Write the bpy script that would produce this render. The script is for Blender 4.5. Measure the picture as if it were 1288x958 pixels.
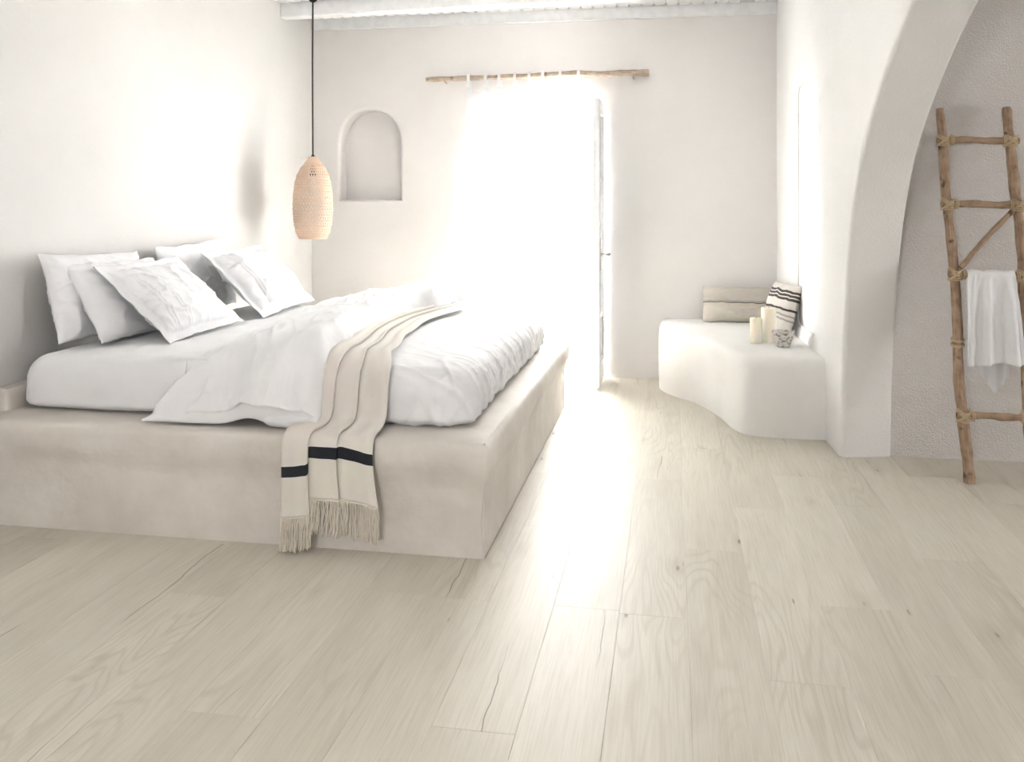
import bpy, bmesh, math, random
from mathutils import Vector, Matrix, noise

for o in list(bpy.data.objects):
    bpy.data.objects.remove(o, do_unlink=True)
scene = bpy.context.scene
COL = scene.collection
PI = math.pi
R = math.radians

# ------------------------------------------------------------------ camera, sky, exposure
FOCAL_PX, HORIZON, W_PX, H_PX = 1120.0, 257.0, 1288.0, 958.0
cam_data = bpy.data.cameras.new('camera')
cam = bpy.data.objects.new('camera', cam_data)
COL.objects.link(cam)
cam.location = (0, 0, 1.25)
cam.rotation_euler = (R(90), 0, R(10.17))
cam_data.sensor_fit = 'HORIZONTAL'
cam_data.sensor_width = 36
cam_data.lens = 36 * FOCAL_PX / W_PX
cam_data.shift_y = -(H_PX / 2 - HORIZON) / W_PX
cam_data.clip_start = 0.05
scene.camera = cam

world = bpy.data.worlds.new('overcast_sky')
scene.world = world
world.use_nodes = True
bg = world.node_tree.nodes['Background']
bg.inputs[0].default_value = (0.985, 0.982, 0.985, 1)
bg.inputs[1].default_value = 9.0

def portal(name, loc, rot, sx, sy):
    d = bpy.data.lights.new(name, 'AREA')
    d.shape = 'RECTANGLE'
    d.size, d.size_y = sx, sy
    d.cycles.is_portal = True
    o = bpy.data.objects.new(name, d)
    COL.objects.link(o)
    o.location = loc
    o.rotation_euler = rot
    return o
# guides for the daylight that comes in through the door and the added fill openings
DOOR_X0, DOOR_X1, DOOR_H = -1.43, -0.49, 1.99
FILL_L = (-1.0, -0.6, 1.25, 1.7)       # unseen opening added in the left wall for fill: y0, y1, z0, z1
FILL_F = (-1.2, -0.8, 1.25, 1.7)        # unseen opening added behind the viewer for fill: x0, x1, z0, z1
FILL_S = (3.10, 3.62, 1.1, 1.53)          # unseen opening added at the alcove's far end to brighten the bed side: y0, y1, z0, z1
portal('door_daylight', ((DOOR_X0+DOOR_X1)/2, 6.93, DOOR_H/2), (R(-90), 0, 0), DOOR_X1-DOOR_X0, DOOR_H)
portal('side_fill_opening', (-2.97, (FILL_L[0]+FILL_L[1])/2, (FILL_L[2]+FILL_L[3])/2), (0, R(-90), 0), FILL_L[3]-FILL_L[2], FILL_L[1]-FILL_L[0])
portal('alcove_fill_opening', (5.22, (FILL_S[0]+FILL_S[1])/2, (FILL_S[2]+FILL_S[3])/2), (0, R(90), 0), FILL_S[3]-FILL_S[2], FILL_S[1]-FILL_S[0])
for wn in (FILL_F,):
    portal('rear_fill_opening', ((wn[0]+wn[1])/2, -1.76, (wn[2]+wn[3])/2), (R(90), 0, 0), wn[1]-wn[0], wn[3]-wn[2])

vs = scene.view_settings
vs.view_transform = 'Standard'
vs.look = 'None'
vs.exposure = 3.40
vs.gamma = 1.0
vs.use_curve_mapping = False

# ------------------------------------------------------------------ helpers
def mesh(name, verts, faces, uvs=None, smooth=False, sharp=35):
    me = bpy.data.meshes.new(name)
    me.from_pydata([tuple(v) for v in verts], [], faces)
    if uvs:
        lay = me.uv_layers.new(name='UVMap')
        for lp in me.loops:
            lay.data[lp.index].uv = uvs[lp.vertex_index]
    me.validate()
    bm = bmesh.new(); bm.from_mesh(me)
    bmesh.ops.recalc_face_normals(bm, faces=bm.faces)
    bm.to_mesh(me); bm.free()
    if smooth:
        me.polygons.foreach_set('use_smooth', [True]*len(me.polygons))
        if sharp:
            me.set_sharp_from_angle(angle=R(sharp))
    me.update()
    return me

def link(name, me, mat=None, parent=None):
    o = bpy.data.objects.new(name, me)
    COL.objects.link(o)
    if mat is not None and me is not None and not me.materials:
        me.materials.append(mat)
    if parent:
        o.parent = parent
    return o

def obj(name, geo, mat, parent=None, smooth=False, sharp=35, uvs=None):
    return link(name, mesh(name, geo[0], geo[1], uvs, smooth, sharp), mat, parent)

def empty(name, loc=(0, 0, 0)):
    o = bpy.data.objects.new(name, None)
    COL.objects.link(o)
    o.location = loc
    o.empty_display_size = 0.05
    return o

def tag(o, label, cat=None, group=None, kind=None):
    o['label'] = label
    if cat: o['category'] = cat
    if group: o['group'] = group
    if kind: o['kind'] = kind
    return o

def struct(o, label=None):
    o['kind'] = 'structure'
    if label: o['label'] = label
    return o

def join(*geos):
    V, F = [], []
    for v, f in geos:
        n = len(V)
        V += list(v)
        F += [tuple(i+n for i in q) for q in f]
    return V, F

def box(x0, x1, y0, y1, z0, z1):
    v = [(x0,y0,z0),(x1,y0,z0),(x1,y1,z0),(x0,y1,z0),(x0,y0,z1),(x1,y0,z1),(x1,y1,z1),(x0,y1,z1)]
    return v, [(0,3,2,1),(4,5,6,7),(0,1,5,4),(1,2,6,5),(2,3,7,6),(3,0,4,7)]

def bevel(o, w, seg=2):
    m = o.modifiers.new('bevel', 'BEVEL')
    m.width = w; m.segments = seg; m.limit_method = 'ANGLE'; m.angle_limit = R(40)
    return o

def tube(path, rad, n=10, cap=True, wob=0.0, seed=0):
    P = [Vector(p) for p in path]
    if not isinstance(rad, (list, tuple)):
        rad = [rad]*len(P)
    V, F = [], []
    prev = None
    for i, p in enumerate(P):
        t = (P[min(i+1, len(P)-1)] - P[max(i-1, 0)])
        if t.length < 1e-9: t = Vector((0, 0, 1))
        t.normalize()
        if prev is None:
            a = Vector((0, 0, 1)) if abs(t.z) < 0.9 else Vector((1, 0, 0))
            nrm = t.cross(a).normalized()
        else:
            nrm = (prev - t*prev.dot(t)).normalized()
        prev = nrm
        b = t.cross(nrm)
        for k in range(n):
            an = 2*PI*k/n
            r = rad[i]
            if wob:
                r *= 1 + wob*noise.noise(Vector((math.cos(an)*1.2+seed, math.sin(an)*1.2, i*0.35+seed*3)))
            V.append(p + nrm*math.cos(an)*r + b*math.sin(an)*r)
    for i in range(len(P)-1):
        for k in range(n):
            a0, a1 = i*n+k, i*n+(k+1) % n
            F.append((a0, a1, a1+n, a0+n))
    if cap:
        F.append(tuple(range(n-1, -1, -1)))
        F.append(tuple(range((len(P)-1)*n, len(P)*n)))
    return V, F

def spline(pts, n):
    """Catmull-Rom through pts, n samples"""
    P = [Vector(p) for p in pts]
    Q = [P[0]*2-P[1]] + P + [P[-1]*2-P[-2]]
    out = []
    m = len(P)-1
    for i in range(n):
        t = i/(n-1)*m
        k = min(int(t), m-1)
        t -= k
        a, b, c, d = Q[k], Q[k+1], Q[k+2], Q[k+3]
        out.append(0.5*((2*b)+(c-a)*t+(2*a-5*b+4*c-d)*t*t+(3*b-a-3*c+d)*t**3))
    return out

def grid(nu, nv, fn, closed_u=False):
    V, F, UV = [], [], []
    for j in range(nv):
        for i in range(nu):
            u = i/nu if closed_u else i/(nu-1)
            v = j/(nv-1)
            V.append(Vector(fn(u, v))); UV.append((u, v))
    for j in range(nv-1):
        for i in range(nu if closed_u else nu-1):
            i2 = (i+1) % nu
            F.append((j*nu+i, j*nu+i2, (j+1)*nu+i2, (j+1)*nu+i))
    return V, F, UV

def lathe(prof, n=32, cx=0, cy=0):
    V, F = [], []
    for r, z in prof:
        for k in range(n):
            a = 2*PI*k/n
            V.append((cx+r*math.cos(a), cy+r*math.sin(a), z))
    for i in range(len(prof)-1):
        for k in range(n):
            k2 = (k+1) % n
            F.append((i*n+k, i*n+k2, (i+1)*n+k2, (i+1)*n+k))
    if prof[0][0] > 1e-6: F.append(tuple(range(n-1, -1, -1)))
    if prof[-1][0] > 1e-6: F.append(tuple(range((len(prof)-1)*n, len(prof)*n)))
    return V, F

def sm(a, b, x):
    t = max(0.0, min(1.0, (x-a)/(b-a)))
    return t*t*(3-2*t)

def lerp_tab(tab, x):
    if x <= tab[0][0]: return tab[0][1]
    for (a, va), (b, vb) in zip(tab, tab[1:]):
        if x <= b:
            return va+(vb-va)*sm(a, b, x)
    return tab[-1][1]

def fbm(x, y, z, o=3):
    s, a = 0.0, 1.0
    for k in range(o):
        s += a*noise.noise(Vector((x, y, z)))
        x, y, z, a = x*2.03+7.1, y*2.03+3.3, z*2.03+1.7, a*0.5
    return s

def ridge(x, y, z):
    """thin cloth creases"""
    return (1-min(1, abs(noise.noise(Vector((x, y, z))))*3.2))**2

# ------------------------------------------------------------------ materials
def newmat(name):
    m = bpy.data.materials.new(name)
    m.use_nodes = True
    nt = m.node_tree
    b = nt.nodes['Principled BSDF']
    return m, nt, b

def N(nt, typ, **kw):
    n = nt.nodes.new(typ)
    for k, v in kw.items():
        setattr(n, k, v)
    return n

def ramp(nt, pts):
    r = N(nt, 'ShaderNodeValToRGB')
    el = r.color_ramp.elements
    while len(el) < len(pts): el.new(0.5)
    for e, (p, c) in zip(el, pts):
        e.position = p
        e.color = (*c, 1) if len(c) == 3 else c
    return r

def plaster(name, c1, c2, scale=2.0, bump=0.15, bscale=55, rough=0.9, trowel=0.3):
    m, nt, b = newmat(name)
    L = nt.links.new
    tc = N(nt, 'ShaderNodeTexCoord')
    n1 = N(nt, 'ShaderNodeTexNoise'); n1.inputs['Scale'].default_value = scale; n1.inputs['Detail'].default_value = 8; n1.inputs['Roughness'].default_value = 0.62
    L(tc.outputs['Object'], n1.inputs['Vector'])
    r = ramp(nt, [(0.3, c1), (0.7, c2)])
    L(n1.outputs['Fac'], r.inputs['Fac']); L(r.outputs['Color'], b.inputs['Base Color'])
    n2 = N(nt, 'ShaderNodeTexNoise'); n2.inputs['Scale'].default_value = bscale; n2.inputs['Detail'].default_value = 4
    L(tc.outputs['Object'], n2.inputs['Vector'])
    n3 = N(nt, 'ShaderNodeTexNoise'); n3.inputs['Scale'].default_value = 5; n3.inputs['Detail'].default_value = 3
    L(tc.outputs['Object'], n3.inputs['Vector'])
    ma = N(nt, 'ShaderNodeMath', operation='MULTIPLY_ADD')
    L(n3.outputs['Fac'], ma.inputs[0]); ma.inputs[1].default_value = trowel*8
    L(n2.outputs['Fac'], ma.inputs[2])
    bp = N(nt, 'ShaderNodeBump'); bp.inputs['Strength'].default_value = bump; bp.inputs['Distance'].default_value = 0.01
    L(ma.outputs[0], bp.inputs['Height']); L(bp.outputs['Normal'], b.inputs['Normal'])
    b.inputs['Roughness'].default_value = rough
    b.inputs['Specular IOR Level'].default_value = 0.25
    return m

def fabric(name, col, bump=0.08, scale=900, rough=0.95, var=0.03, wr=0.0, sheen=0.1):
    m, nt, b = newmat(name)
    L = nt.links.new
    tc = N(nt, 'ShaderNodeTexCoord')
    n1 = N(nt, 'ShaderNodeTexNoise'); n1.inputs['Scale'].default_value = 6; n1.inputs['Detail'].default_value = 4
    L(tc.outputs['Object'], n1.inputs['Vector'])
    r = ramp(nt, [(0.3, tuple(c*(1-var) for c in col)), (0.7, tuple(min(1, c*(1+var)) for c in col))])
    L(n1.outputs['Fac'], r.inputs['Fac']); L(r.outputs['Color'], b.inputs['Base Color'])
    n2 = N(nt, 'ShaderNodeTexNoise'); n2.inputs['Scale'].default_value = scale; n2.inputs['Detail'].default_value = 2
    L(tc.outputs['Object'], n2.inputs['Vector'])
    bp = N(nt, 'ShaderNodeBump'); bp.inputs['Strength'].default_value = bump; bp.inputs['Distance'].default_value = 0.002
    L(n2.outputs['Fac'], bp.inputs['Height'])
    if wr:
        n3 = N(nt, 'ShaderNodeTexNoise'); n3.inputs['Scale'].default_value = 11; n3.inputs['Detail'].default_value = 5; n3.inputs['Distortion'].default_value = 1.2
        L(tc.outputs['Object'], n3.inputs['Vector'])
        b2 = N(nt, 'ShaderNodeBump'); b2.inputs['Strength'].default_value = wr; b2.inputs['Distance'].default_value = 0.02
        L(n3.outputs['Fac'], b2.inputs['Height']); L(bp.outputs['Normal'], b2.inputs['Normal'])
        L(b2.outputs['Normal'], b.inputs['Normal'])
    else:
        L(bp.outputs['Normal'], b.inputs['Normal'])
    b.inputs['Roughness'].default_value = rough
    b.inputs['Specular IOR Level'].default_value = 0.15
    b.inputs['Sheen Weight'].default_value = sheen
    return m

def plain(name, col, rough=0.6, metal=0.0):
    m, nt, b = newmat(name)
    L = nt.links.new
    tc = N(nt, 'ShaderNodeTexCoord')
    n1 = N(nt, 'ShaderNodeTexNoise'); n1.inputs['Scale'].default_value = 18
    L(tc.outputs['Object'], n1.inputs['Vector'])
    r = ramp(nt, [(0.3, tuple(c*0.95 for c in col)), (0.7, tuple(min(1, c*1.04) for c in col))])
    L(n1.outputs['Fac'], r.inputs['Fac']); L(r.outputs['Color'], b.inputs['Base Color'])
    b.inputs['Roughness'].default_value = rough
    b.inputs['Metallic'].default_value = metal
    return m

def driftwood(name, light, dark, spot=0.5):
    m, nt, b = newmat(name)
    L = nt.links.new
    tc = N(nt, 'ShaderNodeTexCoord')
    mp = N(nt, 'ShaderNodeMapping'); mp.inputs['Scale'].default_value = (1, 1, 0.16)
    L(tc.outputs['UV'], mp.inputs['Vector'])
    n1 = N(nt, 'ShaderNodeTexNoise'); n1.inputs['Scale'].default_value = 1.0; n1.inputs['Detail'].default_value = 5
    L(mp.outputs['Vector'], n1.inputs['Vector'])
    n2 = N(nt, 'ShaderNodeTexNoise'); n2.inputs['Scale'].default_value = 30; n2.inputs['Detail'].default_value = 3
    L(tc.outputs['Object'], n2.inputs['Vector'])
    mx = N(nt, 'ShaderNodeMath', operation='ADD')
    mh = N(nt, 'ShaderNodeMath', operation='MULTIPLY'); mh.inputs[1].default_value = 0.6
    L(n2.outputs['Fac'], mh.inputs[0])
    L(n1.outputs['Fac'], mx.inputs[0]); L(mh.outputs[0], mx.inputs[1])
    mid = tuple((a+c)/2 for a, c in zip(light, dark))
    r = ramp(nt, [(0.5, dark), (0.68, mid), (0.95, light)])
    L(mx.outputs[0], r.inputs['Fac'])
    # dark knots
    vo = N(nt, 'ShaderNodeTexNoise'); vo.inputs['Scale'].default_value = 16; vo.inputs['Detail'].default_value = 1
    L(tc.outputs['Object'], vo.inputs['Vector'])
    kr = ramp(nt, [(0.66, (0, 0, 0)), (0.72, (1, 1, 1))])
    L(vo.outputs['Fac'], kr.inputs['Fac'])
    mk = N(nt, 'ShaderNodeMath', operation='MULTIPLY'); mk.inputs[1].default_value = spot
    L(kr.outputs['Color'], mk.inputs[0])
    mi = N(nt, 'ShaderNodeMix', data_type='RGBA')
    L(mk.outputs[0], mi.inputs['Factor']); L(r.outputs['Color'], mi.inputs['A'])
    mi.inputs['B'].default_value = (*[c*0.25 for c in dark], 1)
    L(mi.outputs['Result'], b.inputs['Base Color'])
    bp = N(nt, 'ShaderNodeBump'); bp.inputs['Strength'].default_value = 0.5; bp.inputs['Distance'].default_value = 0.004
    L(mx.outputs[0], bp.inputs['Height']); L(bp.outputs['Normal'], b.inputs['Normal'])
    b.inputs['Roughness'].default_value = 0.85
    return m

def oak_plank():
    m, nt, b = newmat('pale_oak_plank')
    L = nt.links.new
    geo = N(nt, 'ShaderNodeNewGeometry')
    oi = N(nt, 'ShaderNodeObjectInfo')
    off = N(nt, 'ShaderNodeMath', operation='MULTIPLY'); off.inputs[1].default_value = 97.0
    L(oi.outputs['Random'], off.inputs[0])
    cv = N(nt, 'ShaderNodeCombineXYZ')
    L(off.outputs[0], cv.inputs[0]); L(off.outputs[0], cv.inputs[1]); L(off.outputs[0], cv.inputs[2])
    ad = N(nt, 'ShaderNodeVectorMath', operation='ADD')
    L(geo.outputs['Position'], ad.inputs[0]); L(cv.outputs[0], ad.inputs[1])

    def mapped(s):
        mp = N(nt, 'ShaderNodeMapping'); mp.inputs['Scale'].default_value = s
        L(ad.outputs[0], mp.inputs['Vector'])
        return mp.outputs['Vector']

    def nz(s, detail=4, dist=0.0, rough=0.5):
        n = N(nt, 'ShaderNodeTexNoise'); n.inputs['Scale'].default_value = 1.0
        n.inputs['Detail'].default_value = detail; n.inputs['Distortion'].default_value = dist; n.inputs['Roughness'].default_value = rough
        L(mapped(s), n.inputs['Vector'])
        return n.outputs['Fac']

    def mth(op, a, c=None, d=None):
        n = N(nt, 'ShaderNodeMath', operation=op)
        for i, q in enumerate((a, c, d)):
            if q is None: continue
            if isinstance(q, (int, float)): n.inputs[i].default_value = q
            else: L(q, n.inputs[i])
        return n.outputs[0]

    def mrange(v, a0, a1, b0=0.0, b1=1.0):
        n = N(nt, 'ShaderNodeMapRange'); n.inputs['From Min'].default_value = a0; n.inputs['From Max'].default_value = a1
        n.inputs['To Min'].default_value = b0; n.inputs['To Max'].default_value = b1
        L(v, n.inputs['Value'])
        return n.outputs['Result']

    fine = nz((220, 5, 5), 4)                       # pores along the board
    broad = nz((9, 1.1, 1), 4, 0.4)                  # long tone drifts
    figure = nz((5.5, 0.75, 1), 2, 0.25, 0.4)        # cathedral rings
    rings = mth('SINE', mth('MULTIPLY', figure, 120))
    rmask = mrange(nz((2.2, 0.7, 1), 2), 0.5, 0.64)
    rings = mth('MULTIPLY', mrange(rings, 0.2, 1.0), rmask)
    # hairline cracks along the grain
    sx = N(nt, 'ShaderNodeSeparateXYZ'); L(ad.outputs[0], sx.inputs[0])
    ck = mth('ADD', mth('MULTIPLY', sx.outputs[0], 2.3), mth('MULTIPLY', nz((1.0, 1.5, 1), 4, 0.0, 0.5), 0.30))
    ck = mth('ABSOLUTE', mth('SUBTRACT', mth('FRACT', ck), 0.5))
    cline = mrange(ck, 0.001, 0.0065, 1.0, 0.0)
    cmask = mrange(nz((3.1, 1.3, 1), 2), 0.55, 0.62)
    crack = mth('MULTIPLY', cline, cmask)
    # knots
    vo = N(nt, 'ShaderNodeTexVoronoi'); vo.inputs['Scale'].default_value = 1.0
    L(mapped((7.0, 2.2, 0.0)), vo.inputs['Vector'])
    wob = mth('MULTIPLY', nz((60, 25, 1), 3), 0.085)
    kd = mth('ADD', vo.outputs['Distance'], wob)
    kcol = N(nt, 'ShaderNodeSeparateColor'); L(vo.outputs['Color'], kcol.inputs[0])
    kon = mrange(kcol.outputs[0], 0.36, 0.40)
    knot = mth('MULTIPLY', mrange(kd, 0.055, 0.105, 1.0, 0.0), kon)
    halo = mth('MULTIPLY', mrange(kd, 0.08, 0.30, 1.0, 0.0), kon)
    v2 = N(nt, 'ShaderNodeTexVoronoi'); v2.inputs['Scale'].default_value = 1.0
    L(mapped((13.0, 2.4, 0.0)), v2.inputs['Vector'])
    c2 = N(nt, 'ShaderNodeSeparateColor'); L(v2.outputs['Color'], c2.inputs[0])
    dash = mth('MULTIPLY', mrange(mth('ADD', v2.outputs['Distance'], mth('MULTIPLY', nz((90, 30, 1), 3), 0.09)), 0.06, 0.115, 1.0, 0.0), mrange(c2.outputs[1], 0.62, 0.66))
    # colour
    tone = N(nt, 'ShaderNodeMath', operation='ADD')
    L(broad, tone.inputs[0]); L(mth('MULTIPLY', mth('SUBTRACT', oi.outputs['Random'], 0.5), 0.30), tone.inputs[1])
    base = ramp(nt, [(0.2, (0.60, 0.56, 0.475)), (0.5, (0.66, 0.62, 0.53)), (0.8, (0.71, 0.67, 0.58))])
    L(tone.outputs[0], base.inputs['Fac'])
    def mixin(col, fac, c, amt):
        mi = N(nt, 'ShaderNodeMix', data_type='RGBA')
        L(mth('MULTIPLY', fac, amt), mi.inputs['Factor']); L(col, mi.inputs['A']); mi.inputs['B'].default_value = (*c, 1)
        return mi.outputs['Result']
    c = base.outputs['Color']
    c = mixin(c, mrange(fine, 0.42, 0.75), (0.43, 0.38, 0.30), 0.34)
    c = mixin(c, rings, (0.45, 0.395, 0.31), 0.30)
    c = mixin(c, halo, (0.42, 0.36, 0.28), 0.30)
    c = mixin(c, dash, (0.20, 0.17, 0.135), 0.7)
    c = mixin(c, crack, (0.16, 0.13, 0.10), 0.75)
    c = mixin(c, knot, (0.12, 0.10, 0.08), 0.75)
    L(c, b.inputs['Base Color'])
    bp = N(nt, 'ShaderNodeBump'); bp.inputs['Strength'].default_value = 0.12; bp.inputs['Distance'].default_value = 0.002
    hh = mth('SUBTRACT', mth('MULTIPLY', fine, -1.0), mth('MULTIPLY', crack, 2.0))
    L(hh, bp.inputs['Height']); L(bp.outputs['Normal'], b.inputs['Normal'])
    b.inputs['Roughness'].default_value = 0.5
    b.inputs['Specular IOR Level'].default_value = 0.30
    return m

M = {}
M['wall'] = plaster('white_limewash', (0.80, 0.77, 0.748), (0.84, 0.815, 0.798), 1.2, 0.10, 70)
M['whitewash'] = plaster('brightened_whitewash', (0.86, 0.845, 0.825), (0.89, 0.88, 0.865), 2.0, 0.25, 90, trowel=0.15)  # lightened beyond the alcove stucco, standing in for light missing on the right wall
M['wall_rough'] = plaster('rough_white_stucco', (0.76, 0.725, 0.69), (0.81, 0.78, 0.745), 3.0, 1.0, 140, trowel=0.06)
M['bed_plaster'] = plaster('sand_polished_plaster', (0.61, 0.565, 0.51), (0.79, 0.75, 0.695), 2.6, 0.30, 26, 0.75)
M['bench_plaster'] = plaster('white_polished_plaster', (0.83, 0.81, 0.78), (0.88, 0.865, 0.845), 3.0, 0.10, 40, 0.7)
M['white_paint'] = plain('white_gloss_paint', (0.90, 0.90, 0.90), 0.45)
M['wall_left'] = plaster('darkened_limewash', (0.69, 0.67, 0.65), (0.73, 0.715, 0.695), 1.2, 0.14, 70)  # limewash copy darkened to offset excess light on the left wall
M['gap_backing'] = plain('dark_gap_backing', (0.05, 0.05, 0.055), 0.9)  # near-black backing colour stands in for shade above the ceiling boards
M['sheet'] = fabric('white_cotton_sheet', (0.85, 0.85, 0.855), wr=0.10)
M['duvet'] = fabric('white_washed_cotton', (0.86, 0.86, 0.865), wr=0.16)
M['pillow'] = fabric('white_percale', (0.84, 0.84, 0.85), wr=0.12)
M['towel'] = fabric('white_muslin', (0.87, 0.87, 0.87), bump=0.2, scale=500, wr=0.15)
M['fringe'] = fabric('cream_yarn', (0.80, 0.735, 0.63), bump=0.3, scale=700)
M['oak'] = oak_plank()
M['ladder'] = driftwood('brown_driftwood', (0.47, 0.335, 0.225), (0.17, 0.10, 0.06), 0.75)
M['rod'] = driftwood('grey_driftwood', (0.56, 0.46, 0.36), (0.22, 0.16, 0.115), 0.5)
M['twine'] = fabric('straw_twine', (0.60, 0.47, 0.30), bump=0.4, scale=400)
M['rattan'] = fabric('blond_rattan', (0.82, 0.62, 0.475), bump=0.2, scale=300, var=0.08)
M['black'] = plain('black_textile_cord', (0.012, 0.012, 0.013), 0.6)
M['steel'] = plain('brushed_steel', (0.45, 0.44, 0.43), 0.35, 1.0)
M['terrace'] = plaster('white_terrace', (0.75, 0.73, 0.70), (0.82, 0.80, 0.77), 2, 0.1, 30)

# ------------------------------------------------------------------ setting: shell
XL, YB, ZC = -2.722, 6.474, 2.668
RS = 0.0515
def xr(y): return 0.725 + (YB-y)*RS
YA = 4.69                    # alcove wall behind the ladder

def wall_panel(outer, holes, mapf, back=None):
    """front skin (outer loop with holes); each hole = (loop2d, radius, depth, close?)
       mapf(u, v, d) -> xyz, d into the wall. The hole's edge is rounded by radius."""
    bm = bmesh.new()
    def ring(pts, d):
        return [bm.verts.new(mapf(u, v, d)) for u, v in pts]
    def edges(vs_, closed=True):
        n = len(vs_)
        return [bm.edges.new((vs_[i], vs_[(i+1) % n])) for i in range(n if closed else n-1)]
    E = edges(ring(outer, 0))
    def offset(pts, r):
        n = len(pts); out = []
        area = sum(pts[i][0]*pts[(i+1) % n][1]-pts[(i+1) % n][0]*pts[i][1] for i in range(n))
        s = 1 if area > 0 else -1
        for i in range(n):
            p0, p1, p2 = Vector(pts[i-1]), Vector(pts[i]), Vector(pts[(i+1) % n])
            e1, e2 = (p1-p0).normalized(), (p2-p1).normalized()
            n1, n2 = Vector((e1.y, -e1.x))*s, Vector((e2.y, -e2.x))*s
            bis = (n1+n2); bis.normalize()
            k = r/max(0.35, bis.dot(n1))
            out.append((p1.x+bis.x*k, p1.y+bis.y*k))
        return out
    rest = []
    for pts, r, depth, close in holes:
        prev = None
        steps = 5
        for k in range(steps+1):
            a = k/steps*PI/2
            rg = ring(offset(pts, r*(1-math.sin(a))), r*(1-math.cos(a)))
            if k == 0:
                E += edges(rg)
            else:
                rest.append((prev, rg))
            prev = rg
        rg = ring(pts, depth)
        rest.append((prev, rg))
        if close: rest.append((rg, None))
    bmesh.ops.triangle_fill(bm, use_beauty=True, use_dissolve=False, edges=E)
    for a, c in rest:
        if c is None:
            bm.faces.new(a)
        else:
            n = len(a)
            for i in range(n):
                bm.faces.new((a[i], a[(i+1) % n], c[(i+1) % n], c[i]))
    bmesh.ops.recalc_face_normals(bm, faces=bm.faces)
    me = bpy.data.meshes.new('wall')
    for f in bm.faces: f.smooth = True
    bm.to_mesh(me); bm.free()
    me.set_sharp_from_angle(angle=R(30))
    return me

# --- back wall with arched niche and doorway
def arch_loop(x0, x1, z0, zt, rx=None, n=20, pw=2.25):
    cx, w = (x0+x1)/2, (x1-x0)/2
    hgt = rx or w
    pts = [(x0, z0), (x1, z0)]
    for i in range(n+1):
        a = PI*i/n
        c, s = math.cos(a), math.sin(a)
        pts.append((cx+w*math.copysign(abs(c)**(2/pw), c), zt-hgt+hgt*abs(s)**(2/pw)))
    return pts
niche = arch_loop(-2.497, -2.018, 1.283, 1.968, 0.27)
door_hole = [(DOOR_X0, -0.02), (DOOR_X1, -0.02), (DOOR_X1, DOOR_H), (DOOR_X0, DOOR_H)]
me = wall_panel([(XL-0.3, -0.05), (0.95, -0.05), (0.95, 2.9), (XL-0.3, 2.9)],
                [(niche, 0.03, 0.13, True), ([(p[0], max(p[1], -0.02)) for p in door_hole], 0.012, 0.45, False)],
                lambda u, v, d: (u, YB+d, v))
me.name = 'wall_back'
wb = struct(link('wall_back', me, M['wall']), 'off-white limewashed wall with an arched niche and a doorway')
# outer skin of the thick back wall (four pieces round the doorway)
obj('outer_skin', join(box(-3.1, DOOR_X0, 6.925, 6.95, -0.05, 2.9), box(DOOR_X1, 0.95, 6.925, 6.95, -0.05, 2.9),
                       box(DOOR_X0, DOOR_X1, 6.925, 6.95, DOOR_H, 2.9)), M['wall'], wb)

# --- left wall, with an added fill-light opening out of view
me = wall_panel([(-1.8, -0.05), (6.7, -0.05), (6.7, 2.9), (-1.8, 2.9)],
                [([(FILL_L[0], FILL_L[2]), (FILL_L[1], FILL_L[2]), (FILL_L[1], FILL_L[3]), (FILL_L[0], FILL_L[3])], 0.015, 0.28, False)],
                lambda u, v, d: (XL-d, u, v))
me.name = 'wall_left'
struct(link('wall_left', me, M['wall_left']), 'off-white limewashed wall behind the pillows')

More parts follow.
